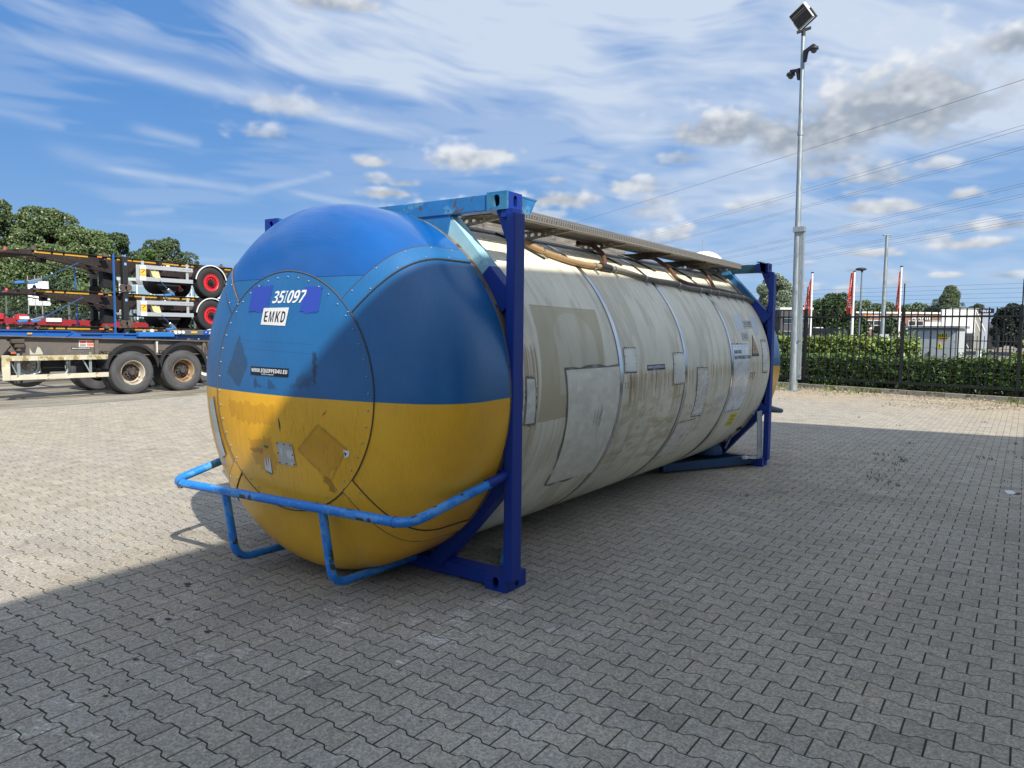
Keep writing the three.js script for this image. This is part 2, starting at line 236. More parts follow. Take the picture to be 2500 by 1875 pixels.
const yard = new THREE.Group(); yard.name = 'paved_yard'; scene.add(yard); tag(yard, 'yard paved with grey interlocking double-T concrete pavers', null, null, 'structure');
// bedding sand and dirt in the joints
{
  const t = canvasTex(512, 512, (x) => { x.fillStyle = '#35322d'; x.fillRect(0, 0, 512, 512); }, (d, o, i, j) => { mul(d, o, .6 + .8 * fbm(i * .06, j * .06, 4)); mix(d, o, 62, 70, 34, sm(.55, .7, fbm(i * .013 + 40, j * .013, 4)) * .6); }); t.repeat.set(18, 18);
  part('joint_sand', xf(new THREE.PlaneGeometry(36, 36), [-4, -.0024, -9], [-Math.PI / 2, 0, 0]), M('#ffffff', 1, 0, { map: t }), yard);
}
const FA = V(-2.653, 0, -21.1), FD = V(.9724, 0, .2333), FN = V(-.2333, 0, .9724); // kerb front line and direction
{
  const fw = V(-.57, -.074, -.818).normalize(), rt = V(.8205, 0, -.5717), C = camera.position, all = [];
  for (let r = -148; r < 26; r++) { const z = Z0 + r * PZ; for (let n = -90; n < 30; n++) {
    const x = X0 + n * PX + (((r % 2) + 2) % 2 ? PX / 2 : 0); if (x < -13.9 + .35 * fbm(z * .8, 3) || x > 9) continue;
    if ((x - FA.x) * FN.x + (z - FA.z) * FN.z < .1) continue;
    const dx = x - C.x, dz = z - C.z, dp = dx * fw.x - C.y * fw.y + dz * fw.z, lat = dx * rt.x + dz * rt.z; if (dp < 1.2 || Math.abs(lat) > dp * .72 + .9) continue;
    const big = fbm(x * .35 + 20, z * .35, 3), v = .9 + .13 * hash(n, r) + .10 * (big - .5), kd = (x - FA.x) * FN.x + (z - FA.z) * FN.z, du = sm(6, 1, kd - 4 * (fbm(x * .6, z * .6, 3) - .5)) * .11, w = (hash(n + 7, r + 3) - .5) * .04 + (fbm(x * .22, z * .22 + 9, 3) - .5) * .1 + du;
    const k = hash(n * 3, r * 5); all.push([x, z, (hash(n, r + 50) - .5) * .0014, (hash(n + 5, r) - .5) * .009, (hash(n, r + 9) - .5) * .009, [v * (1 + w * .8), v * (1 - du * .15), v * (1 - w * 1.4)].map((q) => q * (k > .985 ? .82 : 1)), (k - .5) * .01, dp, lat]); } }
  const inView = all.filter((p) => Math.abs(p[8]) < p[7] * .69 && p[7] > 2.25).sort((a, b) => a[7] - b[7]).slice(0, 300), one = new Set(inView);
  for (const p of inView) part('paver', paverGeo([p], true), paverNear, yard);
  const isNear = (p) => p[0] > NX + .1 && p[0] < NX + NS - .1 && p[1] > NZ + .1 && p[1] < NZ + NS - .1;
  part('paver_field', paverGeo(all.filter((p) => !one.has(p) && isNear(p)), true), paverNear, yard, null, 'stuff');
  part('paver_field', paverGeo(all.filter((p) => !one.has(p) && !isNear(p)), false), paverFar, yard, null, 'stuff');
}
// dusty driving lane beside the trailers
{
  const t = canvasTex(1024, 1024, (x) => { x.fillStyle = '#928c7f'; x.fillRect(0, 0, 1024, 1024); }, (d, o, i, j) => { mul(d, o, .72 + .55 * fbm(i * .05, j * .006, 5)); mix(d, o, 116, 104, 82, sm(.5, .65, fbm(i * .014 + 30, j * .004, 4)) * .7); grit(d, o, i, j, .4); }); t.repeat.set(6, 6);
  const g = gridGeo(40, 60, (u, v) => { const z = lerp(-26, 12, v), e = -13.35 + .5 * (fbm(z * .6, 4, 4) - .5); return [lerp(-42, e, u), .004, z]; });
  struct('dusty_lane', g, M('#ffffff', .97, 0, { map: t, side: THREE.DoubleSide }), 'dusty grey driving lane in front of the parked trailers');
}
// verge, road and footpath beyond the fence
{
  const rt = canvasTex(256, 256, (x) => { x.fillStyle = '#77777a'; x.fillRect(0, 0, 256, 256); }, (d, o, i, j) => mul(d, o, .8 + .4 * fbm(i * .1, j * .1, 4))); rt.repeat.set(60, 6);
  const strip = (a, b, y) => gridGeo(4, 1, (u, v) => { const p = FA.clone().addScaledVector(FD, lerp(-70, 60, u)).addScaledVector(FN, -lerp(a, b, v)); return [p.x, y, p.z]; });
  struct('road', strip(22, 31, .0), M('#ffffff', .92, 0, { map: rt, side: THREE.DoubleSide }), 'grey asphalt road beyond the hedge');
  struct('footpath', strip(9.5, 17, .004), M('#b7ab9a', .95, 0, { side: THREE.DoubleSide }), 'pale paved footpath behind the grey cabinet');
}
// kerb of concrete stones below the fence
{
  const k = thing('kerb', 'low grey concrete kerb running below the black bar fence', 'kerb'); k.userData.kind = 'structure'; delete k.userData.category;
  const mats = ['#8d877b', '#7f796e', '#979184'].map((c) => M('#ffffff', .92, 0, { map: wornTex(c, [150, 146, 136], [96, 92, 70], .3, 256) }));
  const g = new RoundedBoxGeometry(.985, .24, .1, 1, .012), q = new THREE.Quaternion().setFromUnitVectors(V(1, 0, 0), FD);
  for (let i = -12; i < 12; i++) { const m = part('kerb_stone', g, mats[((i % 3) + 3) % 3], k); const p = FA.clone().addScaledVector(FD, i + .5).addScaledVector(FN, -.05); m.position.set(p.x, .01 + rr(-.004, .004), p.z); m.quaternion.copy(q); }
}

// ------------------------------------------------------------------ leaves
const leafGeo = (() => { const p = [], save = seed; seed = 3; for (let i = 0; i < 6; i++) { const c = V(rr(-.5, .5), rr(-.45, .45), rr(-.5, .5)), a = V(rr(-1, 1), rr(-1, 1), rr(-1, 1)).normalize(), b = new THREE.Vector3().crossVectors(a, V(rr(-1, 1), rr(-.2, 1), rr(-1, 1))).normalize(), L = rr(.3, .5), W = L * .55; const s = c.clone().addScaledVector(a, -L), e = c.clone().addScaledVector(a, L), l = c.clone().addScaledVector(b, W), r = c.clone().addScaledVector(b, -W); p.push(s, l, e, s, e, r); } seed = save;
  const g = new THREE.BufferGeometry(); g.setAttribute('position', new THREE.Float32BufferAttribute(p.flatMap((v) => [v.x, v.y, v.z]), 3)); g.setAttribute('uv', new THREE.Float32BufferAttribute(p.flatMap(() => [0, 0]), 2)); g.computeVertexNormals(); return g; })();
const leafMat = new THREE.MeshPhysicalMaterial({ color: 0xffffff, roughness: .75, side: THREE.DoubleSide, transmission: .3, thickness: 0 });
const leafPlain = new THREE.MeshStandardMaterial({ color: 0xffffff, roughness: .45, side: THREE.DoubleSide });
function leaves(name, spots, tone, parent, mat = leafPlain, geo = leafGeo, vary = .24) { // spots: [x, y, z, size]
  const m = new THREE.InstancedMesh(geo, mat, spots.length), q = new THREE.Quaternion(), c = new THREE.Color();
  spots.forEach(([x, y, z, s], i) => { q.setFromEuler(new THREE.Euler(rr(0, 6.28), rr(0, 6.28), rr(0, 6.28))); m.setMatrixAt(i, new THREE.Matrix4().compose(V(x, y, z), q, V(s, s, s))); const k = rr(1 - vary, 1 + vary), w = rr(-.13, .13); m.setColorAt(i, c.setRGB(tone[0] * k * (1 + w), tone[1] * k, tone[2] * k * (1 - w))); });
  m.name = name; m.castShadow = m.receiveShadow = true; m.userData.kind = 'stuff'; parent.add(m); return m;
}
const bark = M([.09, .07, .05], .95);
// a tree: tapered trunk, limbs, crown of leaf clumps around the limb ends
function tree(name, label, [x, z], o, group) { // o: h, w, base, n, tone, size, form
  const t = thing(name, label, 'tree', [x, 0, z], group), tr = [], limbs = [], H = o.h, base = o.base ?? .25;
  tr.push(rod([0, 0, 0], [rr(-.1, .1) * H * .1, H * .55, rr(-.1, .1) * H * .1], H * .018, 7)); tr.push(CY(H * .008, H * .016, H * .4, 6, [0, H * .72, 0]));
  const clumps = [];
  for (let i = 0; i < (o.k ?? 26); i++) { const f = (i + .5) / (o.k ?? 26), y = lerp(base, .95, f), prof = o.form === 'cone' ? (1 - f) ** .8 : o.form === 'tall' ? Math.sin(Math.PI * (.18 + .78 * f)) : Math.sqrt(Math.max(0, 1 - (2 * f - .85) ** 2 * .75)); const a = i * 2.4 + rr(-.4, .4), R = o.w * .5 * prof * rr(.45, .95);
    const c = V(Math.cos(a) * R, H * y + rr(-.02, .03) * H, Math.sin(a) * R); clumps.push([c, o.w * rr(.12, .2) * (.6 + .5 * prof)]); limbs.push(rod([0, H * lerp(base * .8, y * .85, .8), 0], [c.x * .9, c.y, c.z * .9], H * .004, 5)); }
  clumps.push([V(0, H * .93, 0), o.w * .1]);
  part('trunk', tr.concat(limbs), bark, t);
  const s = []; for (let i = 0; i < o.n; i++) { const [c, R] = clumps[Math.floor(rnd() * clumps.length)]; const u = V(rr(-1, 1), rr(-1, 1), rr(-1, 1)); if (u.lengthSq() > 1) u.normalize(); u.setLength(Math.sqrt(u.length())); s.push([c.x + u.x * R, c.y + u.y * R * .8, c.z + u.z * R, o.size * rr(.6, 1.3)]); }
  leaves('crown', s, o.tone, t); return t;
}

// ------------------------------------------------------------------ right-hand fence, hedge, cabinet
const onFence = (s, y, off = 0) => { const p = FA.clone().addScaledVector(FD, s).addScaledVector(FN, off); return [p.x, y, p.z]; };
const fenceTurn = Math.atan2(-FD.z, FD.x);
{
  const o = onFence(0, 0, -.22), f = thing('bar_fence', 'tall black steel bar fence with thin wires above it, in front of the hedge', 'fence', o, null, fenceTurn);
  const black = M([.008, .009, .01], .6), bar = new THREE.BoxGeometry(.03, 2.42, .02);
  for (let s = -9.9; s < 12.6; s += .18) { const m = part('bar', bar, black, f); m.position.set(s, 1.3, 0); }
  for (const [a, b] of [[-11, -5.2], [-5.15, -2.22], [-2.17, .73], [.83, 3.68], [3.78, 6.64], [6.74, 9.6], [9.7, 12.6]]) for (const y of [2.27, .31]) part('rail', RB(b - a, .055, .04, [(a + b) / 2, y, .028], undefined, .006), black, f);
  for (const s of [-5.17, -2.2, .78, 3.73, 6.69, 9.65]) { const p = part('post', RB(.075, 2.55, .075, [s, 1.275, -.02], undefined, .006), black, f); part('post_extension', CY(.018, .018, .78, 8, [s, 2.85, -.02]), black, p); }
  const wire = M([.16, .17, .18], .5, .5);
  for (let i = 0; i < 6; i++) part('wire', xf(new THREE.BoxGeometry(24, .006, .006), [.8, 2.52 + i * .122, -.02]), wire, f);
  for (const y of [.08, .36, .62, .86, 1.12, 1.38]) part('mesh_wire', xf(new THREE.BoxGeometry(23, .008, .008), [.8, y, .018]), M([.03, .06, .05], .5), f);
}
function hedge(name, label, s0, s1, o0, o1, hTop, n, tone, size, wild = .1) {
  const h = thing(name, label, 'hedge', [0, 0, 0]), spots = [], stems = [];
  for (let i = 0; i < n; i++) { const s = rr(s0, s1), top = hTop(s), y = top * Math.pow(rnd(), .72), off = rr(-1, 1); const w = (o1 - o0) / 2 * (1 - .25 * (y / top) ** 3); const e = Math.abs(off) < .5 && rnd() < .5 ? Math.sign(off) * rr(.6, 1) : off;
    const bumpy = .12 * (fbm(s * 2.1, y * 2.1, 3) - .5); const p = onFence(s, Math.max(.04, y + rr(-.04, .04)), -((o0 + o1) / 2 - e * w + bumpy)); spots.push([...p, size * rr(.6, 1.3)]); }
  for (let s = s0; s < s1; s += wild) { const top = hTop(s) + rr(.02, .16) * (rnd() < .35 ? 1.8 : .6); for (let k = 0; k < 5; k++) { const p = onFence(s + rr(-.05, .05), top - k * .05, -rr(o0 + .1, o1 - .1)); spots.push([...p, size * rr(.35, .7)]); } }
  for (let s = s0; s < s1; s += .33) stems.push(rod(onFence(s, 0, -(o0 + o1) / 2), onFence(s + rr(-.1, .1), hTop(s) * .92, -(o0 + o1) / 2 + rr(-.1, .1)), .014, 5));
  part('stem', stems, bark, h); const c = leaves('foliage', spots, tone, h, leafPlain, leafGeo, .5); return h;
}
hedge('hedge', 'clipped green hedge close behind the black bar fence', -6, 13, .55, 1.35, (s) => .95 + .12 * fbm(s * 1.2, 2) + (s > 5.6 ? .05 : 0), 10500, [.11, .18, .04], .15);
hedge('hedge', 'taller bright green hedge behind the first one, left of the grey cabinet', -6, 3.35, 1.9, 2.9, (s) => 1.52 + .16 * fbm(s * 1.4, 8), 6000, [.19, .26, .05], .15);
hedge('hedge', 'yellow-green hedge corner beside the fence at the right edge', 6.05, 12, 1.7, 2.7, (s) => 1.18 + .3 * sm(6.0, 7.2, s) + .12 * fbm(s * 1.7, 30), 4600, [.24, .26, .06], .12);
{
  // grey electricity cabinet with two doors
  const c = thing('utility_cabinet', 'light grey metal electricity cabinet with flat roof behind the fence', 'electricity cabinet', [1.12, 0, -27.5], null, fenceTurn);
  const grey = M([.50, .54, .56], .45), dk = M([.25, .27, .28], .5);
  part('body', RB(1.72, 1.98, .8, [0, .99, -.43], undefined, .01), M([.42, .45, .46], .5), c);
  part('roof', RB(1.98, .09, 1.05, [0, 2.03, -.4], undefined, .015), M([.2, .215, .23], .6), c);
  for (const s of [-1, 1]) { const d = part('door', RB(.78, 1.84, .04, [s * .4, .98, -.01], undefined, .008), grey, c); part('hinge', [0, 1, 2].map((k) => CY(.012, .012, .09, 8, [s * .785, .4 + k * .55, .0])), dk, d); if (s < 0) part('handle', [RB(.03, .2, .03, [-.06, 1.02, .03], undefined, .006), CY(.02, .02, .03, 10, [-.06, .88, .02], [Math.PI / 2, 0, 0])], MT.black, d); }
  for (const s of [-1, 1]) part('corner_trim', RB(.07, 1.96, .06, [s * .83, .98, -.035], undefined, .008), s > 0 ? dk : grey, c);
  part('sticker', B(.34, .26, .004, [.38, 1.68, .0135]), printed(labelTex(128, 96, '#e9e44c', (x) => { x.fillStyle = '#c4452e'; x.fillRect(10, 66, 118, 22); x.fillStyle = '#2b2b22'; for (let k = 0; k < 5; k++) x.fillRect(12 + k * 23, 8 + (k % 2) * 8, 15, 34); x.fillStyle = '#3c7a3c'; x.fillRect(4, 44, 120, 8); })), c, 'yellow and red notice high on the right door');
  part('warning_triangle', xf(EX([[-.13, 0], [.13, 0], [0, .23]], .005), [.30, 1.24, .012]), M('#e8df3a', .5), c, 'yellow warning triangle below the notice');
  part('warning_bolt', [xf(EX([[-.012, .06], [.012, .06], [.02, .15], [-.02, .15]], .003), [.30, 1.24, .018]), xf(EX([[-.012, .03], [.012, .03], [.012, .05], [-.012, .05]], .003), [.30, 1.24, .018])], MT.black, c);
}
// light mast with floodlight; two dome cameras hang on it
{
  const px = -1.72, pz = -19.35, m = thing('floodlight_mast', 'tall galvanized lighting mast with one square floodlight, standing in front of the kerb', 'light mast', [px, 0, pz]);
  const lean = (y) => [-.0135 * y, y, -.012 * y];
  part('lower_tube', [orient(new THREE.CylinderGeometry(.095, .125, 4.9, 16), V(0, 0, 0), V(...lean(4.9)))], MT.galv, m);
  part('hinge_channel', [BB([.13, .35, .03], [.13 - .066, 4.92, -.03], .16, .1, .01), BB([.0, 4.78, 0], [.0, 4.94, 0], .34, .2, .01)], MT.galv, m);
  part('upper_tube', [orient(new THREE.CylinderGeometry(.055, .085, 5.75, 14), V(...lean(4.9)), V(...lean(10.6))), orient(new THREE.CylinderGeometry(.088, .088, .12, 14), V(...lean(7.65)), V(...lean(7.77)))], MT.galv, m);
  part('base_plate', RB(.42, .03, .42, [0, .012, 0], undefined, .006), MT.galv, m);
  part('anchor_bolt', [[-1, -1], [1, -1], [-1, 1], [1, 1]].map(([a, b]) => CY(.014, .014, .06, 6, [a * .17, .05, b * .17])), MT.steel, m);
  part('bolt', [CY(.03, .03, .1, 8, [.16, 1.55, .07], [Math.PI / 2, 0, 0]), CY(.02, .02, .1, 8, [.21, .5, .07], [Math.PI / 2, 0, 0])], MT.steel, m);
  const h = new THREE.Group(); h.name = 'floodlight'; m.add(h); h.position.set(-.18, 11.12, -.1); h.rotation.set(.45, -.2, .48, 'YXZ'); h.scale.setScalar(.9);
  const casing = RB(.62, .56, .2, [0, .02, 0], undefined, .02);
  part('casing', casing, M([.62, .62, .58], .5), h);
  part('front_glass', RB(.58, .52, .012, [0, .02, .105], undefined, .004), M([.035, .04, .048], .15), h);
  part('reflector', [B(.5, .022, .006, [0, .16, .113]), B(.5, .014, .006, [0, .09, .113])], M([.35, .36, .3], .3, .5), h);
  part('bracket', [B(.03, .34, .08, [.335, -.13, -.02]), B(.03, .34, .08, [-.335, -.13, -.02]), B(.7, .035, .1, [0, -.31, -.02])], MT.black, h);
  part('junction', [B(.4, .06, .1, [-.13, 10.72, -.12], [0, .3, .25]), CY(.06, .06, .14, 10, [-.14, 10.62, -.125])], MT.black, m);
  const cam = (x, y, z, s, label) => { const c = thing('dome_camera', label, 'security camera', [x, y, z], null, -.6);
    part('wall_arm', [EX([[0, .14], [s * .07, .14], [s * .38, .2], [s * .38, .13], [s * .12, .06], [s * .05, -.2], [0, -.2]], .09).translate(0, 0, -.045)], MT.black, c);
    part('housing', xf(new THREE.LatheGeometry([[0, .03], [.05, .03], [.055, 0], [.12, -.02], [.13, -.09], [.1, -.11]].map((p) => new THREE.Vector2(...p)), 18), [s * .38, .13, 0]), MT.black, c);
    part('dome', xf(new THREE.SphereGeometry(.09, 16, 10), [s * .38, .02, 0]), MT.glass, c); return c; };
  cam(px - .2, 9.5, pz - .12, -1, 'black dome camera on the near side of the mast, the lower of the pair');
  cam(px - .08, 9.98, pz - .1, 1, 'black dome camera on the far side of the mast, the higher of the pair');
}

// ------------------------------------------------------------------ the tank container
const tank = thing('tank_container', 'large blue, yellow and cream tank container in a blue steel frame standing on the pavers', 'tank container', [0, 0, 0]);
const R = 1.30, YC = 1.337, LEN = 6.058, ZA = -.14, ZB = -LEN + .14;
const FZ = [(z) => z, (z) => -LEN - z]; // near and far end

// --- end domes ------------------------------------------------------
const prof = (() => { // points (r, z) from the centre outwards
  const p = []; for (let i = 0; i <= 14; i++) { const r = .80 * i / 14; p.push([r, .838 - .083 * (r / .8) ** 2]); }
  const b = [[.80, .755], [1.09, .70], [1.30, .61], [1.30, .28]];
  for (let i = 1; i <= 22; i++) { const t = i / 22, u = 1 - t; p.push([0, 1].map((k) => u * u * u * b[0][k] + 3 * u * u * t * b[1][k] + 3 * u * t * t * b[2][k] + t * t * t * b[3][k])); }
  p.push([1.30, .14], [1.30, .012]); return p; })();
const arc = [0]; for (let i = 1; i < prof.length; i++) arc.push(arc[i - 1] + Math.hypot(prof[i][0] - prof[i - 1][0], prof[i][1] - prof[i - 1][1]));
const SMAX = arc[arc.length - 1];
function profAt(s) { s = clamp(s, 0, SMAX); let i = 1; while (i < arc.length - 1 && arc[i] < s) i++; const t = (s - arc[i - 1]) / (arc[i] - arc[i - 1]); const a = prof[i - 1], b = prof[i]; const L = Math.hypot(b[0] - a[0], b[1] - a[1]); return [lerp(a[0], b[0], t), lerp(a[1], b[1], t), -(b[1] - a[1]) / L, (b[0] - a[0]) / L]; }
const sOfR = (r) => { let i = 1; while (i < prof.length - 1 && prof[i][0] < r) i++; const a = prof[i - 1], b = prof[i]; return lerp(arc[i - 1], arc[i], clamp((r - a[0]) / (b[0] - a[0] || 1))); };
// a point of the dome, lifted by h off the skin
function dome(s, th, h, e) { const [r, z, nr, nz] = profAt(s); h += .007 * (fbm(Math.cos(th) * s * 1.9 + 20 + e * 9, Math.sin(th) * s * 1.9 + 30, 3) - .5); return [(r + nr * h) * Math.cos(th), YC + (r + nr * h) * Math.sin(th), FZ[e](z + nz * h)]; }
// planar position (x, y) on the dome to a lifted point
const domeXY = (x, y, h, e = 0) => { const r = Math.hypot(x, y - YC), th = Math.atan2(y - YC, x); return dome(sOfR(r), th, h, e); };
const flip = (g, e) => { if (e) { g = g.index ? g.toNonIndexed() : g; const p = g.attributes.position, u = g.attributes.uv; for (let i = 0; i < p.count; i += 3) { for (const A of [p, u]) for (let k = 0; k < A.itemSize; k++) { const a = A.getComponent(i + 1, k); A.setComponent(i + 1, k, A.getComponent(i + 2, k)); A.setComponent(i + 2, k, a); } } g.computeVertexNormals(); } return g; };
function domePanel(s0, s1, thA, thB, h, e, ns = 28, nt = 40) { // sector, thA / thB may be functions of s
  const g = gridGeo(ns, nt, (u, v) => { const s = lerp(s0, s1, u), a = typeof thA === 'function' ? thA(s) : thA, b = typeof thB === 'function' ? thB(s) : thB; return dome(s, lerp(a, b, v), h, e); });
  const t = g.attributes.uv; for (let j = 0, k = 0; j <= nt; j++) for (let i = 0; i <= ns; i++, k++) { const s = lerp(s0, s1, i / ns), a = typeof thA === 'function' ? thA(s) : thA, b = typeof thB === 'function' ? thB(s) : thB, th = lerp(a, b, j / nt); t.setXY(k, .5 + .5 * s / SMAX * .98 * Math.cos(th), .5 + .5 * s / SMAX * .98 * Math.sin(th)); }
  return flip(g, e);
}
function domeEdge(s0, s1, thA, h0, h1, e, n = 28) { return gridGeo(n, 1, (u, v) => { const s = lerp(s0, s1, u); return dome(s, typeof thA === 'function' ? thA(s) : thA, lerp(h0, h1, v), e); }); }
// paint of the cladding: faded blue above, yellow below, with the wear the photograph shows
const YB = 1.318;
const domeTex = (worn) => canvasTex(1536, 1536, (x, w) => {
  const q = (X, Y) => { const r = Math.hypot(X, Y - YC), th = Math.atan2(Y - YC, X), s = sOfR(r) / SMAX * .98 * .5; return [w * (.5 + s * Math.cos(th)), w * (.5 - s * Math.sin(th))]; };
  x.fillStyle = '#1f679f'; x.fillRect(0, 0, w, w);
  // yellow below the line y = YB, followed round the knuckle
  x.fillStyle = '#fab829'; x.beginPath(); x.moveTo(0, w);
  for (let k = 0; k <= 200; k++) { const X = lerp(-1.3, 1.3, k / 200), [a, b] = q(Math.sign(X) * Math.min(Math.abs(X), 1.299), YB); if (k === 0) x.lineTo(0, b + 3); x.lineTo(a, b); } x.lineTo(w, w * .5 + 6); x.lineTo(w, w); x.fill();
  if (!worn) return;
  const poly = (pts, f) => { x.fillStyle = f; x.beginPath(); pts.forEach((p, i) => { const [a, b] = q(...p); i ? x.lineTo(a, b) : x.moveTo(a, b); }); x.closePath(); x.fill(); };
  const rough = (pts, f, jit) => { const o = []; pts.forEach((p, i) => { const n = pts[(i + 1) % pts.length]; for (let k = 0; k < 14; k++) o.push([lerp(p[0], n[0], k / 14) + rr(-jit, jit), lerp(p[1], n[1], k / 14) + rr(-jit, jit)]); }); poly(o, f); };
  // ghost of a removed placard, dark and scratched
  rough([[-.479, 1.71], [-.64, 1.44], [-.469, 1.345], [-.342, 1.511]], 'rgba(34,66,98,.7)', .008);
  for (let k = 0; k < 70; k++) { const a = rr(-.6, -.38), b = rr(1.38, 1.66); if (Math.abs(a + .49) / .15 + Math.abs(b - 1.52) / .18 > 1) continue; const [p, t] = q(a, b); x.strokeStyle = rnd() < .5 ? 'rgba(120,130,110,.35)' : 'rgba(20,40,60,.5)'; x.lineWidth = rr(.5, 1.5); x.beginPath(); x.moveTo(p, t); x.lineTo(p + rr(-14, 14), t + rr(-16, 16)); x.stroke(); }
  rough([[.318, 1.61], [.352, 1.61], [.355, 1.48], [.34, 1.40], [.325, 1.46]], 'rgba(26,48,70,.72)', .01);
  rough([[.22, 1.48], [.30, 1.45], [.33, 1.39], [.12, 1.37]], 'rgba(34,66,98,.5)', .02); rough([[-.25, 1.44], [-.22, 1.38], [-.14, 1.36], [-.28, 1.36]], 'rgba(26,56,84,.6)', .012); rough([[-.1, 1.43], [-.02, 1.36], [-.12, 1.35]], 'rgba(26,56,84,.5)', .01);
  for (const [a, b, c, d] of [[-.5, 1.68, .32, 1.66], [-.45, 1.62, .35, 1.60]]) { const p = q(a, b), t = q(c, d); x.strokeStyle = 'rgba(30,70,112,.35)'; x.lineWidth = 2; x.beginPath(); x.moveTo(...p); x.lineTo(...t); x.stroke(); }
  // glue and dirt on the yellow half
  const rd = 'rgba(168,112,20,';
  rough([[.365, 1.15], [.59, 1.01], [.42, .80], [.17, .97]], rd + '.3)', .012); rough([[.41, .82], [.48, .74], [.44, .70], [.36, .80]], rd + '.7)', .012);
  for (const [p, t] of [[[.365, 1.15], [.59, 1.01]], [[.59, 1.01], [.43, .78]], [[.42, .79], [.17, .97]], [[.17, .97], [.365, 1.15]]]) { x.strokeStyle = 'rgba(150,100,24,.3)'; x.lineWidth = 8; x.beginPath(); x.moveTo(...q(...p)); x.lineTo(...q(...t)); x.stroke(); }
  rough([[-.62, 1.24], [-.05, 1.25], [-.05, 1.12], [-.3, 1.1], [-.6, 1.14]], 'rgba(186,128,22,.35)', .02);
  rough([[-.38, 1.0], [-.1, 1.02], [-.06, .83], [-.14, .74], [-.34, .84]], 'rgba(168,110,20,.38)', .025); rough([[-.36, .93], [-.2, .94], [-.22, .90], [-.36, .91]], 'rgba(140,92,20,.5)', .01);
  for (let k = 0; k < 260; k++) { const a = rr(-.62, .7), b = rr(.66, 1.3), [p, t] = q(a, b); x.strokeStyle = `rgba(150,98,18,${rr(.08, .3).toFixed(2)})`; x.lineWidth = rr(.6, 2.4); x.beginPath(); x.moveTo(p, t); x.lineTo(p + rr(-7, 7), t + rr(6, 46)); x.stroke(); }
  for (let k = 0; k < 60; k++) { const [p, t] = q(rr(-.3, .2), rr(.45, .7)); x.strokeStyle = `rgba(226,186,40,${rr(.1, .3).toFixed(2)})`; x.lineWidth = rr(.6, 2); x.beginPath(); x.moveTo(p, t); x.lineTo(p + rr(-4, 4), t + rr(10, 50)); x.stroke(); }
  for (let k = 0; k < 160; k++) { const [p, t] = q(rr(-.7, .8), rr(1.35, 2.05)); x.strokeStyle = `rgba(20,60,105,${rr(.06, .2).toFixed(2)})`; x.lineWidth = rr(.5, 1.6); x.beginPath(); x.moveTo(p, t); x.lineTo(p + rr(-3, 3), t + rr(8, 40)); x.stroke(); }
  rough([[-.008, 1.17], [.006, 1.15], [.012, 1.11], [.004, 1.07], [-.006, 1.12]], '#241c14', .003);
}, (d, o, i, j) => { const n = fbm(i * .008, j * .008, 5), f = noise(i * .35, j * .06); mul(d, o, .93 + .14 * n + .04 * (f - .5)); });
const cladPaint = (map) => new THREE.MeshPhysicalMaterial({ map, roughness: .42, clearcoat: .35, clearcoatRoughness: .22 });
const clad = cladPaint(domeTex(true)), cladPlain = cladPaint(domeTex(false));
const vivid = new THREE.MeshPhysicalMaterial({ roughness: .3, clearcoat: .5, clearcoatRoughness: .12, map: canvasTex(512, 512, (x) => { x.fillStyle = '#02569f'; x.fillRect(0, 0, 512, 512); for (let k = 0; k < 46; k++) { const a = rr(150, 400), b = rr(60, 190); x.strokeStyle = `rgba(150,190,226,${rr(.12, .5).toFixed(2)})`; x.lineWidth = rr(.6, 2); x.beginPath(); x.moveTo(a, b); let p = a, t = b; for (let s = 0; s < 6; s++) { p += rr(-3, 4); t += rr(3, 10); x.lineTo(p, t); } x.stroke(); } }, (d, o, i, j) => mul(d, o, .95 + .1 * fbm(i * .02, j * .02, 4))) });
const rivetMat = M([.36, .40, .42], .4, .5), seamMat = M([.06, .05, .045], .8);
const S0 = sOfR(.797), Q4 = Math.PI / 4;
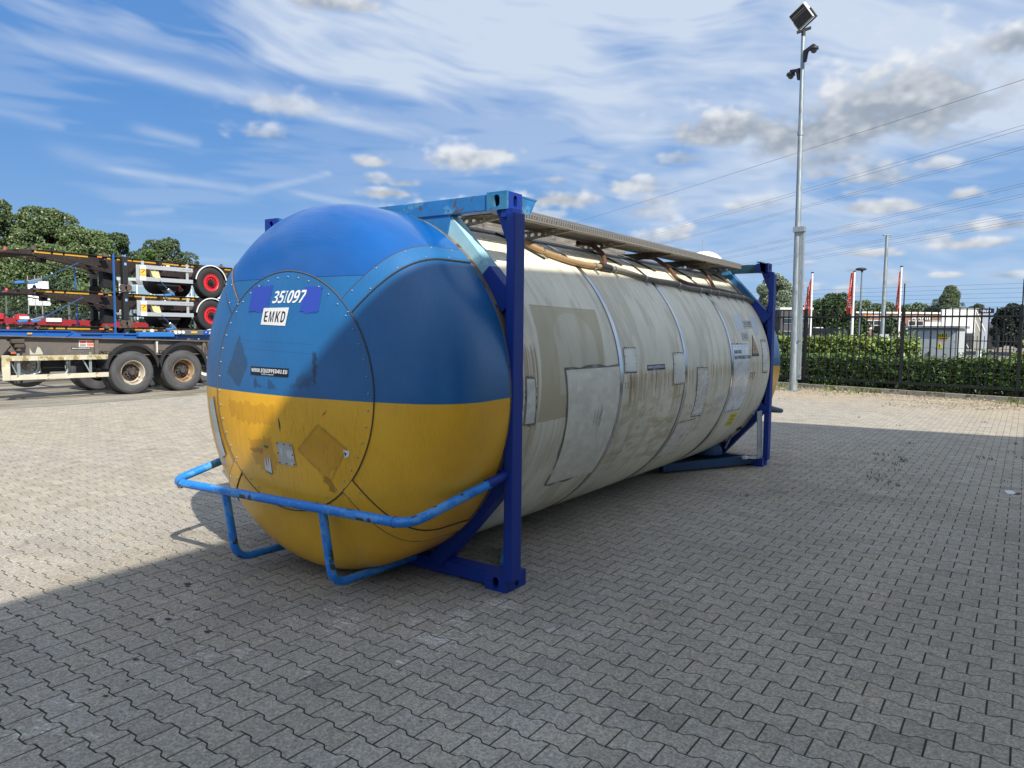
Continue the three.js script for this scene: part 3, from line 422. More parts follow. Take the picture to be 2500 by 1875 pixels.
for (const e of [0, 1]) {
  const c = e ? cladPlain : clad;
  for (const [k, nm] of [[0, 'side_cladding'], [1, 'top_cladding'], [2, 'side_cladding'], [3, 'bottom_cladding']]) {
    const g = domePanel(S0 - .02, SMAX, (k - .5) * 2 * Q4, (k + .5) * 2 * Q4, 0, e, 30, 44);
    const p = part(nm, g, c, tank, k === 1 ? 'faded blue top panel of the tank end, its upper part freshly painted' : null);
    if (k === 1) { // freshly painted brighter blue upper part, cut along a level line
      const lim = (th) => { const y = 2.096 - YC; const r = y / Math.sin(th); return r >= 1.3 ? SMAX : Math.max(S0, sOfR(Math.max(r, .80))); };
      const w = .075, a0 = Q4 + .04, a1 = 3 * Q4 - .04;
      const gv = gridGeo(60, 34, (u, v) => { const th = lerp(a0, a1, u), s = lerp(lim(th), SMAX, v); return dome(s, th, .0022, e); });
      part('fresh_paint', flip(gv, 1 - e), vivid, p, 'vivid glossy blue paint over the top of the tank end');
    }
  }
  const circ = part('round_panel', [domePanel(0, sOfR(.80), 0, Math.PI * 2, .004, e, 20, 72), gridGeo(72, 1, (u, v) => dome(S0, u * Math.PI * 2, lerp(.004, -.01, v), e))], c, tank);
  for (let k = 0; k < 4; k++) { // cover strips over the diagonal seams
    const th = Q4 + k * 2 * Q4, w = .056, A = (s) => th - Math.asin(Math.min(.5, w / profAt(s)[0])), Bb = (s) => th + Math.asin(Math.min(.5, w / profAt(s)[0]));
    const st = part('cover_strip', [domePanel(S0 + .004, SMAX, A, Bb, .007, e, 30, 5), domeEdge(S0 + .004, SMAX, A, .007, 0, e), domeEdge(S0 + .004, SMAX, Bb, .007, 0, e)], c, tank);
    const seams = [A, Bb].map((F, q) => { const pts = []; for (let i = 0; i <= 26; i++) { const s = lerp(S0 + .006, SMAX - .004, i / 26); pts.push(dome(s, F(s) + (q ? .004 : -.004), .003, e)); } return pipe(pts, .0042, .1, 5, true); });
    part('seam', seams, seamMat, st);
    const rv = []; for (let i = 0; i < 5; i++) for (const f of [-1, 1]) { const s = lerp(S0 + .03, SMAX - .1, (i + .25 * f) / 4.4 + .02), o = dome(s, th + f * .042 / profAt(s)[0], .008, e); rv.push(xf(new THREE.SphereGeometry(.0054, 8, 6), o)); } part('rivets', rv, rivetMat, st, null, 'stuff');
  }
  const ring = []; for (let i = 0; i <= 96; i++) ring.push(dome(S0 + .006, i / 96 * 2 * Math.PI, .004, e)); part('seam', pipe(ring, .0045, .1, 5, true), M(e ? '#3a352c' : '#5c5142', .8), circ);
  const rv = []; for (let i = 0; i < 46; i++) rv.push(xf(new THREE.SphereGeometry(.0056, 8, 6), dome(sOfR(.765), (i + .3) / 46 * 2 * Math.PI, .006, e))); part('rivets', rv, rivetMat, circ, null, 'stuff');
}
// things stuck on the near dome: each a thin patch that follows the skin
function domePatch(pts, h = .0075, n = 8) { const [a, b, c, d] = pts; // top-left, top-right, bottom-right, bottom-left
  return gridGeo(n, n, (u, v) => { const t = [lerp(d[0], c[0], u), lerp(d[1], c[1], u)], s = [lerp(a[0], b[0], u), lerp(a[1], b[1], u)]; return domeXY(lerp(t[0], s[0], v), lerp(t[1], s[1], v), h, 0); }); }
const overpaint = M([.03, .07, .42], .5);
const ragged = (pts, h) => { const g = domePatch(pts, h, 16); const p = g.attributes.position, m = 17; for (let k = 0; k < p.count; k++) { const i = k % m, j = (k / m) | 0; if (i === 0 || j === 0 || i === 16 || j === 16) { p.setX(k, p.getX(k) + rr(-.006, .006)); p.setY(k, p.getY(k) + rr(-.01, .01)); } } return g; };
part('overpaint_patch', ragged([[-.365, 2.042], [-.128, 2.046], [-.155, 1.878], [-.375, 1.866]], .0065), overpaint, tank, 'rough blue brushed patch left of the white number');
part('overpaint_patch', ragged([[.198, 2.032], [.356, 2.03], [.344, 1.862], [.178, 1.866]], .0065), overpaint, tank, 'rough blue brushed patch right of the white number');
{
  const t = canvasTex(512, 160, (x) => { x.clearRect(0, 0, 512, 160); x.textAlign = 'center'; x.textBaseline = 'middle'; squeeze(x, '35', 'bold italic 170px sans-serif', 96, 84, 180, '#f2f2ee'); squeeze(x, 'I', 'italic 165px sans-serif', 212, 84, 40, '#f2f2ee'); squeeze(x, '097', 'bold italic 170px sans-serif', 370, 84, 270, '#f2f2ee'); });
  part('number', domePatch([[-.112, 2.022], [.224, 2.026], [.206, 1.918], [-.122, 1.918]], .0072), new THREE.MeshStandardMaterial({ map: t, transparent: true, alphaTest: .5, roughness: .5 }), tank, 'white number 35I097');
  const e = labelTex(384, 160, '#eceae4', (x) => { for (const [ch, cx] of [['E', 60], ['M', 150], ['K', 240], ['D', 325]]) squeeze(x, ch, 'bold 138px sans-serif', cx, 84, ch === 'M' ? 92 : 76, '#15161a'); x.fillStyle = '#eceae4'; x.fillRect(64, 40, 30, 16); x.fillRect(20, 120, 24, 18);  });
  part('code_plate', domePatch([[-.198, 1.897], [.070, 1.899], [.048, 1.778], [-.216, 1.785]], .0072), printed(e), tank, 'white torn label with black letters EMKD');
  const s = labelTex(512, 84, '#0b0c10', (x) => { squeeze(x, 'WWW.EQUIPPED4U.EU', 'bold 54px sans-serif', 256, 36, 486, '#f4f4f4'); squeeze(x, 'TRUCKS & TRAILERS', 'bold 15px sans-serif', 242, 71, 170, '#f4f4f4'); });
  part('web_sticker', domePatch([[-.305, 1.500], [.108, 1.500], [.107, 1.444], [-.305, 1.444]], .0075), printed(s, .3), tank, 'black web address sticker on the blue half');
  const pl = part('label_plate', [domePatch([[-.04, 1.005], [.118, 1.003], [.138, .855], [-.031, .853]], .010, 3)], M('#ffffff', .5, 0, { map: wornTex('#d2d0c6', [176, 172, 156], null, .1, 256) }), tank, 'small white riveted plate on the yellow half');
  part('rivets', [[-.03, .995], [.04, .994], [.105, .993], [-.02, .864], [.05, .864], [.126, .866], [-.028, .93], [.118, .93]].map((p) => xf(new THREE.SphereGeometry(.005, 6, 5), domeXY(...p, .012))), seamMat, pl, null, 'stuff');
  part('torn_sticker', [domePatch([[.564, 1.006], [.612, 1.0], [.606, .966], [.572, .952]], .008, 3)], printed(labelTex(64, 64, '#efefec', (x) => { x.fillStyle = '#111'; x.beginPath(); x.moveTo(4, 14); x.lineTo(34, 30); x.lineTo(10, 52); x.fill(); })), tank, 'torn white and black sticker remnant');
  const torn = gridGeo(9, 1, (u, v) => domeXY(lerp(-.2, -.128, u), v ? .772 + [.06, .11, .08, .02, .1, .13, .04, .1, .135, .09][Math.round(u * 9)] : .772 + .022 * (1 - u), .008)); part('torn_sticker', torn, M('#e8e8e2', .5), tank, 'torn white sticker with ragged upper edge');
  part('torn_sticker', domePatch([[-.19, .782], [-.128, .774], [-.127, .766], [-.188, .774]], .0085, 2), M('#1e8a6a', .5), tank, 'green strip of the torn sticker');
  part('torn_sticker', domePatch([[-.19, .965], [-.14, .963], [-.142, .948], [-.186, .950]], .008, 2), M('#2b7a68', .5), tank, 'small green sticker remnant');
  part('torn_sticker', gridGeo(1, 1, (u, v) => domeXY(v ? .444 : lerp(.398, .425, u), v ? 1.253 : 1.205 + u * .02, .008)), M('#b01c1c', .5), tank, 'small red sliver of tape');
  const strip = (h, q) => gridGeo(3, 16, (u, v) => { const y = lerp(.81, 1.235, v) + (u - .5) * .04, x0 = lerp(-.785, -.92, v ** .85), w = .042 * (1 + q); return domeXY(x0 + (u - .5) * 2 * w, y, h); });
  const sp = part('side_plate', strip(.012, 0), M('#ffffff', .5, 0, { map: wornTex('#d0d0ca', [170, 170, 160], null, .1, 256) }), tank, 'long white plate on the far side of the yellow half'); part('seal', strip(.006, .2), MT.seal, sp);
}

// --- barrel ---------------------------------------------------------
const TH0 = -90, TH1 = 90; // right-hand half; the left half wears the same cladding
const barrelTex = canvasTex(2048, 1400, (x, w, h) => {
  const q = (th, z) => [w * (ZA - z) / (ZA - ZB), h * (1 - (th - TH0) / (TH1 - TH0))], px = w / (ZA - ZB), py = h / Math.PI / R;
  x.fillStyle = '#f2e9d0'; x.fillRect(0, 0, w, h);
  const poly = (pts, f) => { x.fillStyle = f; x.beginPath(); pts.forEach((p, i) => { const [a, b] = q(...p); i ? x.lineTo(a, b) : x.moveTo(a, b); }); x.closePath(); x.fill(); };
  const rough = (pts, f, jit) => { const o = []; pts.forEach((p, i) => { const n = pts[(i + 1) % pts.length]; for (let k = 0; k < 16; k++) o.push([lerp(p[0], n[0], k / 16) + rr(-jit, jit) * 40, lerp(p[1], n[1], k / 16) + rr(-jit, jit)]); }); poly(o, f); };
  // tan ghost of a removed sticker with a paler disc in it
  rough([[28, -.42], [27.4, -1.38], [6.6, -1.3], [-9, -1.3], [-9.5, -.34]], '#c9bc98', .004);
  { const [a, b] = q(16, -.92); x.fillStyle = 'rgba(212,204,178,.85)'; x.beginPath(); x.ellipse(a, b, .30 * px, .22 * py, 0, Math.PI, 0); x.lineTo(a + .3 * px, b + .4 * py); x.lineTo(a - .3 * px, b + .4 * py); x.fill(); }
  x.strokeStyle = 'rgba(140,120,86,.5)'; x.lineWidth = 2; x.beginPath(); x.moveTo(...q(28, -.42)); x.lineTo(...q(27.4, -1.38)); x.lineTo(...q(6.6, -1.31)); x.stroke();
  // runs and rust-brown weeping
  const runs = (z0, z1, th, len, n, c, al, wd = 3) => { for (let k = 0; k < n; k++) { const z = rr(z0, z1), [a, b] = q(th + rr(-1.5, 1.5), z), L = rr(.2, 1) * len * py; x.strokeStyle = `rgba(${c},${(al * rr(.3, 1)).toFixed(2)})`; x.lineWidth = rr(.8, wd); x.beginPath(); x.moveTo(a, b); x.lineTo(a + rr(-2, 2), b + L * .5); x.lineTo(a + rr(-4, 4), b + L); x.stroke(); } };
  runs(-.16, -.34, 14, .8, 70, '160,126,84', .3, 5); runs(-.18, -.3, 4, .5, 30, '140,106,70', .3, 4);
  runs(-1.7, -2.9, 3, .28, 240, '150,116,70', .42, 5); runs(-1.7, -1.9, 3, .4, 40, '130,96,56', .4); runs(-2.7, -2.9, 3, .5, 40, '146,112,66', .45, 4); runs(-2.2, -2.6, 3, .2, 40, '150,116,70', .4);
  runs(-3.1, -4.35, 2.5, .3, 170, '150,116,72', .42, 4); runs(-3.7, -4.3, 5, .4, 60, '166,134,88', .35, 4); runs(-4.5, -5.8, 3, .35, 130, '158,126,80', .35, 3); runs(-5.0, -5.7, 7, .6, 70, '140,110,70', .35, 3);
  runs(-.2, -5.9, 62, 1.2, 90, '160,146,116', .14, 7); runs(-.2, -5.9, 45, 1.5, 90, '170,160,134', .09, 9); runs(-3.5, -5.6, 40, .7, 90, '158,132,92', .25, 5); runs(-.2, -1.5, -10, .8, 60, '170,156,116', .25, 6);
  // scuffed, sticker-torn dirt low on the second and third bays
  for (let k = 0; k < 130; k++) { const z = rr(-1.68, -2.95), th = rr(-38, -8), [a, b] = q(th, z); x.fillStyle = `rgba(${rnd() < .55 ? '176,152,96' : '214,204,178'},${rr(.10, .34).toFixed(2)})`; x.save(); x.translate(a, b); x.rotate(rr(-.3, .3)); x.fillRect(-rr(6, 70), -rr(3, 26), rr(14, 110), rr(3, 30)); x.restore(); }
  for (let k = 0; k < 70; k++) { const z = rr(-3.1, -4.3), th = rr(-30, -14), [a, b] = q(th, z); x.fillStyle = `rgba(${rnd() < .6 ? '168,150,104' : '212,206,186'},${rr(.08, .3).toFixed(2)})`; x.save(); x.translate(a, b); x.rotate(rr(-.3, .3)); x.fillRect(-rr(6, 50), -rr(3, 18), rr(14, 80), rr(3, 20)); x.restore(); }
  for (let k = 0; k < 42; k++) { const z = rr(-1.7, -4.3), [a, b] = q(rr(-45, -10), z); x.strokeStyle = `rgba(92,80,56,${rr(.15, .5).toFixed(2)})`; x.lineWidth = rr(.7, 2); x.beginPath(); x.moveTo(a, b); x.bezierCurveTo(a + rr(-20, 20), b + rr(5, 30), a + rr(-20, 30), b + rr(10, 50), a + rr(-30, 30), b + rr(20, 80)); x.stroke(); }
  rough([[-3, -3.55], [-2, -4.2], [-6.5, -4.22], [-8, -3.55]], 'rgba(222,216,196,.6)', .004); rough([[-13, -4.0], [-12, -4.3], [-16.5, -4.3], [-17, -4.02]], 'rgba(206,206,200,.55)', .006);
  // dark rubbings on the big riveted patch are on the patch itself; printed marks here
  x.textAlign = 'center'; x.textBaseline = 'middle';
  const mark = (t, th, z, wide, tall, c = '#33322e', st = 'bold ') => { const [a, b] = q(th, z); x.save(); x.translate(a, b); x.fillStyle = c; x.font = st + '100px sans-serif'; const m = x.measureText(t).width; x.scale(wide * px / m, tall * py / 72); x.fillText(t, 0, 0); x.restore(); };
  mark('F17', -4.8, -5.2, .2, .09); for (let k = 0; k < 4; k++) mark('I', 1.6, -5.16 - k * .05, .014, .05, '#6a665c', '');
  for (const z of [-1.68, -1.73, -1.8, -1.85]) mark('I', -1.2, z, .02, .05, 'rgba(60,55,45,.7)');
}, (d, o, i, j) => { const n = fbm(i * .006, j * .006, 5), g = fbm(i * .03, j * .008 + 30, 4); mul(d, o, .92 + .14 * n); mix(d, o, 176, 160, 122, sm(.5, .72, g) * .3); mul(d, o, .97 + .06 * hash(i, j)); });
const barrelMat = new THREE.MeshPhysicalMaterial({ map: barrelTex, roughness: .5, clearcoat: .15, clearcoatRoughness: .4 });
const cyl = (th, z, h0 = 0) => { const h = h0 + .006 * (fbm(z * 1.5 + 40, th * .03 + 7, 3) - .5); return [(R + h) * Math.cos(th * D2R), YC + (R + h) * Math.sin(th * D2R), z]; };
const body = part('barrel', [gridGeo(90, 90, (u, v) => { const th = lerp(-90, 90, v); return cyl(th, lerp(ZA, ZB, u)); }), gridGeo(24, 64, (u, v) => { const th = lerp(-90, 90, v); const p = cyl(th, lerp(ZA, ZB, u)); return [-p[0], p[1], p[2]]; })], barrelMat, tank);
body.material.side = THREE.DoubleSide;
for (const e of [0, 1]) {
  const z = FZ[e]; const g = new THREE.LatheGeometry([[1.286, .012], [1.297, .008], [1.301, -.002], [1.303, -.03], [1.3065, -.034], [1.3065, -.125], [1.298, -.15]].map((p) => new THREE.Vector2(p[0], p[1])), 96); g.rotateX(Math.PI / 2); if (e) g.scale(1, 1, -1); g.translate(0, YC, e ? -LEN : 0); part('collar_ring', g, M('#ffffff', .55, .35, { map: MT.collar.map, side: THREE.DoubleSide }), tank);
}
// polished bands round the barrel
for (const z of [-1.60, -3.02, -4.42]) { const band = part('band', [gridGeo(1, 120, (u, v) => cyl(v * 360, z + (u - .5) * .062, .004)), gridGeo(1, 120, (u, v) => cyl(v * 360, z + .031, .004 * u)), gridGeo(1, 120, (u, v) => cyl(v * 360, z - .031, .004 * u))], M([.60, .61, .62], .2, 1, { side: THREE.DoubleSide }), tank);
  part('band_edge', [-1, 1].map((s) => gridGeo(1, 120, (u, v) => cyl(v * 360, z + s * (.032 + u * .008), .002))), M([.10, .095, .09], .8, 0, { side: THREE.DoubleSide }), band); }
// riveted patches: corners (angle, z) upper near, upper far, lower far, lower near
function patch(name, c, mat, label, edge = .018, h = .007, rivets = 0) {
  const grow = (k, hh) => { const m = [0, 1].map((q) => c.reduce((s, p) => s + p[q], 0) / 4), w = Math.abs(c[0][1] - c[1][1]) || .2, t = Math.abs(c[0][0] - c[3][0]) || 10, kz = k / w * 2, kt = k / (t * D2R * R) * 2, C = c.map((p) => [m[0] + (p[0] - m[0]) * (1 + kt), m[1] + (p[1] - m[1]) * (1 + kz)]);
    const f = (u, v, q) => { const a = lerp(C[0][0], C[1][0], u), b = lerp(C[3][0], C[2][0], u), z0 = lerp(C[0][1], C[1][1], u), z1 = lerp(C[3][1], C[2][1], u); return cyl(lerp(b, a, v), lerp(z1, z0, v), q); };
    return [gridGeo(8, 16, (u, v) => f(u, v, hh)), gridGeo(1, 16, (u, v) => f(0, v, hh * u)), gridGeo(1, 16, (u, v) => f(1, v, hh * u)), gridGeo(8, 1, (u, v) => f(u, 0, hh * v)), gridGeo(8, 1, (u, v) => f(u, 1, hh * v)), f]; };
  const gs = grow(0, h), f = gs.pop(); const p = part(name, gs, mat, tank, label);
  if (edge) { const e = grow(edge, h * .45); e.pop(); const a = e[0].attributes.position, m = 9; for (let k = 0; k < a.count; k++) { const i = k % m, j = (k / m) | 0; if (i === 0 || j === 0 || i === 8 || j === 16) { a.setZ(k, a.getZ(k) + rr(-.5, .5) * edge); a.setY(k, a.getY(k) + rr(-.5, .5) * edge); } } part('sealant', [e[0]], MT.sealD, p); }
  if (rivets) { const rv = []; const put = (u, v) => rv.push(xf(new THREE.SphereGeometry(.0042, 6, 5), f(u, v, h + .001))); for (let i = 0; i <= rivets; i++) { put(.05, i / rivets * .94 + .03); put(.95, i / rivets * .94 + .03); } for (let i = 1; i < 5; i++) { put(i / 5, .03); put(i / 5, .97); } part('rivets', rv, seamMat, p, null, 'stuff'); }
  return p;
}
MT.sealD = M('#ffffff', .85, 0, { map: MT.seal.map, side: THREE.DoubleSide });
const plateTex = (base, sc) => wornTex(base, [206, 202, 188], sc, -.2, 256);
const plateMat = M('#ffffff', .5, 0, { map: plateTex('#ece8da', null), side: THREE.DoubleSide });
const whitePlate = new THREE.MeshPhysicalMaterial({ map: plateTex('#f0f0ee', null), roughness: .3, clearcoat: .3, clearcoatRoughness: .08, side: THREE.DoubleSide });
const bigMat = M('#ffffff', .5, 0, { side: THREE.DoubleSide, map: canvasTex(512, 1024, (x) => { x.fillStyle = '#ece5d2'; x.fillRect(0, 0, 512, 1024); for (let k = 0; k < 34; k++) { const a = rr(262, 350), b = rr(300, 470); x.strokeStyle = `rgba(40,40,38,${rr(.2, .7).toFixed(2)})`; x.lineWidth = rr(1, 3.5); x.beginPath(); x.moveTo(a, b); x.lineTo(a + rr(-16, 4), b + rr(30, 150)); x.stroke(); } for (let k = 0; k < 90; k++) { const a = rr(0, 512), b = rr(0, 900); x.strokeStyle = `rgba(150,140,112,${rr(.06, .25).toFixed(2)})`; x.lineWidth = rr(1, 4); x.beginPath(); x.moveTo(a, b); x.lineTo(a + rr(-4, 4), b + rr(30, 220)); x.stroke(); } }, (d, o, i, j) => mul(d, o, .92 + .15 * fbm(i * .02, j * .02, 4))) });
patch('repair_panel', [[6.2, -.7], [6.1, -1.555], [-36.6, -1.565], [-35.6, -.83]], bigMat, 'large pale repair panel with dark sealed edges', .02, .008, 0);
patch('repair_panel', [[4.5, -.18], [4.2, -.275], [-9.2, -.292], [-9.1, -.18]], plateMat, 'small pale panel half behind the near corner post', .018);
patch('label_plate', [[12.7, -1.68], [12.8, -1.905], [3.6, -1.88], [3.8, -1.665]], plateMat, 'small blank plate in the second bay', .008, .006, 3);
patch('label_plate', [[9.8, -2.72], [9.8, -2.985], [-3.3, -2.985], [-3.2, -2.71]], plateMat, 'blank plate beside the second polished band', .009, .006, 3);
patch('label_plate', [[2.5, -3.325], [2.2, -3.62], [-20.4, -3.665], [-20.0, -3.385]], plateMat, 'tall blank riveted plate in the third bay', .012, .006, 9);
patch('repair_panel', [[-22.4, -3.07], [-22.3, -3.55], [-42, -3.6], [-42, -3.07]], bigMat, 'low pale repair panel in the third bay', .01, .006, 5);
patch('data_panel', [[12.8, -4.46], [12.6, -5.02], [-22.7, -5.04], [-22.4, -4.465]], whitePlate, 'tall glossy white panel beside the third polished band', .012, .007, 8);
patch('label_plate', [[14.5, -5.62], [14.3, -5.83], [-3.4, -5.80], [-3.1, -5.6]], plateMat, 'narrow plate beside the far corner post', .012, .006, 4);
patch('paint_patch', [[29.2, -4.84], [29.6, -5.14], [20.7, -5.06], [19.8, -4.80]], M('#d4d8de', .5, 0, { side: THREE.DoubleSide }), 'white overpaint left of the tank number', 0, .002);
patch('paint_patch', [[29.0, -5.48], [28.3, -5.73], [18.2, -5.62], [18.2, -5.42]], M('#d4d8de', .5, 0, { side: THREE.DoubleSide }), 'white overpaint right of the tank number', 0, .002);
const onTex = (w, h, bg, fn) => { const m = printed(labelTex(w, h, bg, fn)); m.side = THREE.DoubleSide; return m; };
patch('number_label', [[26.4, -5.12], [26.7, -5.46], [21.6, -5.43], [21.5, -5.09]], onTex(256, 100, '#cfcbbb', (x) => squeeze(x, '351097', 'bold 96px sans-serif', 128, 54, 240, '#2c2c2c')), 'pale label with the number 351097', 0, .003);
patch('code_label', [[19.3, -4.92], [19.3, -5.16], [15, -5.14], [15, -4.9]], onTex(200, 90, '#d6d4ca', (x) => squeeze(x, 'EMKD', 'bold 92px sans-serif', 100, 48, 180, '#2a2a2a')), 'white label with letters EMKD', .004, .003);
patch('web_sticker', [[5.8, -2.115], [5.7, -2.5], [3.5, -2.5], [3.6, -2.11]], onTex(512, 84, '#101827', (x) => { squeeze(x, 'WWW.EQUIPPED4U.EU', 'bold 54px sans-serif', 256, 36, 480, '#e8eef4'); squeeze(x, 'TRUCKS & TRAILERS', 'bold 15px sans-serif', 240, 71, 170, '#e8eef4'); }), 'dark web address sticker on the cream barrel', 0, .003);
{ const t = canvasTex(512, 128, (x) => { x.clearRect(0, 0, 512, 128); x.textBaseline = 'middle'; x.textAlign = 'left'; x.fillStyle = '#26282c'; x.font = 'bold 56px sans-serif'; x.fillText('ADR-RID', 4, 32); x.save(); x.scale(500 / x.measureText('UN PORTABLE TANK').width, 1); x.fillText('UN PORTABLE TANK', 3, 98); x.restore(); });
  const m = new THREE.MeshStandardMaterial({ map: t, alphaTest: .5, transparent: true, roughness: .5, side: THREE.DoubleSide }); patch('lettering', [[10.4, -4.485], [10.2, -5.10], [4.6, -5.10], [4.8, -4.485]], m, 'black lettering ADR-RID UN PORTABLE TANK', 0, .0095); }
{ const tri = (k, h) => gridGeo(1, 12, (u, v) => { const th = lerp(6.6 - .6 * k, 17 + 1.2 * k, v), w = (1 - v) * (.135 + .02 * k); return cyl(th, -5.31 + (u - .5) * -2 * w, h); });
  const w = part('warning_triangle', tri(0, .005), onTex(128, 128, '#b98a52', (x) => { x.fillStyle = '#4a3a2a'; for (let k = 0; k < 2; k++) for (let q = 0; q < 5; q++) x.fillRect(38 + q * 11, 58 + k * 24, 7, 14); x.fillRect(0, 116, 128, 12); }), tank, 'faded orange warning triangle'); part('border', tri(1, .003), M('#3b3026', .6, 0, { side: THREE.DoubleSide }), w); }
patch('yellow_sticker', [[-24.9, -4.80], [-25.4, -5.06], [-34, -5.1], [-33, -4.85]], onTex(160, 160, '#e6da2a', (x) => { x.fillStyle = '#7d6f22'; for (let k = 0; k < 3; k++) { x.fillRect(30, 22 + k * 46, 100, 7); x.fillRect(22, 36 + k * 46, 118, 5); } }), 'yellow notice low on the last bay', 0, .003);
// --- hoses and drain pipes over the shoulder -------------------------
const hose = (name, pts, r, mat, label, h = .032) => part(name, pipe(pts.map(([t, z, q]) => cyl(t, z, q ?? h)), r, .1, 10, true), mat, tank, label);
const tan = M('#ffffff', .6, 0, { map: wornTex('#a8875c', [150, 126, 92], [110, 84, 58], .4, 256) }), greyHose = M('#ffffff', .6, 0, { map: wornTex('#8d867c', [120, 112, 100], null, .4, 256) }), brown = M('#ffffff', .65, 0, { map: wornTex('#6b4a34', [110, 80, 56], null, .4, 256) });
const h1 = hose('drain_hose', [[62, -.85, .05], [57.5, -1.05], [53, -1.2], [50, -1.44], [48.9, -1.7], [49.1, -2.0]], .025, tan, 'tan drain hose');
const h2 = hose('drain_hose', [[49, -2.12], [48.4, -2.45], [46.4, -2.72], [45.2, -3.05], [45, -3.5], [43.4, -3.85], [43, -4.4], [42.5, -4.95], [41.6, -5.5], [40.8, -5.8], [38.5, -5.93]], .025, greyHose, 'long grey drain hose along the shoulder');
const h3 = hose('drain_hose', [[66, -3.6, .06], [65, -3.85, .07], [56, -3.83, .05], [49.6, -3.78], [47, -3.9], [45.8, -4.2], [45.4, -4.7], [44, -5.3], [42.8, -5.8]], .022, brown, 'brown drain hose joining the grey one');
hose('drain_hose', [[68, -2.2, .06], [66.5, -2.36, .08], [59, -2.33, .06], [50.4, -2.12]], .023, brown, 'short brown hose into the connector');
hose('drain_hose', [[67, -4.9, .06], [64, -5.12, .07], [56, -5.02, .05], [46.4, -4.8]], .02, brown, 'short brown hose near the far end');
hose('drain_hose', [[69, -5.3, .06], [66, -5.62, .06], [57, -5.74, .05], [48, -5.72], [44, -5.7]], .019, greyHose, 'pale thin hose near the far frame');
part('hose_connector', pipe([[49.2, -1.98], [49.1, -2.14]].map((p) => cyl(...p, .032)).concat([cyl(48.9, -2.18, .032)]), .034, .05, 10, true), MT.black, tank);
for (const [t, z] of [[54, -1.17], [49, -1.88], [48.8, -2.26], [46, -2.82], [44.6, -3.62], [43, -4.18], [42.9, -4.48], [42.7, -4.76], [42.3, -5.1], [41.9, -5.38], [41.4, -5.62]]) part('hose_clamp', [pipe([cyl(t, z + .015, .032), cyl(t, z, .032), cyl(t, z - .015, .032)], .030, .02, 10, true), BB(cyl(t - .5, z, .01), cyl(t - 3.4, z, .006), .028, .006)], MT.steel, tank);
part('drain_pipe', [[58, -.95], [63, -2.5], [63, -3.3], [62, -4.3]].map(([t, z]) => pipe([cyl(t + 8, z + .1, .012), cyl(t, z, .012), cyl(t - 8, z - .16, .012)], .008, .1, 6, true)), MT.dark, tank);
// ribbed anti-slip strips along the crown
part('tread_strip', [0, 1, 2, 3, 4, 5, 6].map((k) => gridGeo(2, 2, (u, v) => cyl(66 + k * 2.4 + v * 1.2, lerp(-.2, -5.85, u), .012))).concat([gridGeo(12, 4, (u, v) => cyl(65 + v * 18, lerp(-.2, -5.85, u), .006))]), M('#ffffff', .6, .3, { map: MT.grating.map, side: THREE.DoubleSide }), tank);

// --- steel frame ------------------------------------------------------
const HT = 2.67;
function ovalFace(w, h, ow, oh, t) { const s = shapeOf([[-w / 2, -h / 2], [w / 2, -h / 2], [w / 2, h / 2], [-w / 2, h / 2]]); const o = new THREE.Path(), r = ow / 2, k = oh / 2 - r; o.absarc(0, k, r, 0, Math.PI, false); o.absarc(0, -k, r, Math.PI, 0, false); s.holes.push(o); return new THREE.ExtrudeGeometry(s, { depth: t, bevelEnabled: false, curveSegments: 10 }); }
function casting(x0, x1, y0, y1, z0, z1, side, e) { // z0 > z1 ; open box with oval holes to the end, the side and below/above
  const w = x1 - x0, h = y1 - y0, d = z0 - z1, t = .022, cx = (x0 + x1) / 2, cy = (y0 + y1) / 2, cz = (z0 + z1) / 2, F = FZ[e];
  const front = ovalFace(w, h, .05, .078, t); front.translate(cx, cy, e ? F(z0) : z0 - t);
  const sd = ovalFace(d - t, h - .001, .042, .078, t); sd.rotateY(Math.PI / 2); sd.translate(side > 0 ? x1 - t : x0, cy, F(cz - t / 2));
  const ix = cx - side * t * .52; return [front, sd, B(w - t * 1.04, t, d - t * 2, [ix, y1 - t / 2 - .0015, F(cz)]), B(w - t * 2, t, d - t * 2, [ix, y0 + t / 2 + .0015, F(cz)]), B(w - t * 2.2, h - .006, t, [cx, cy, F(z1 + t / 2 + .001)]), B(t, h - .004, d - t * 2.1, [side > 0 ? x0 + t / 2 : x1 - t / 2, cy, F(cz)])];
}
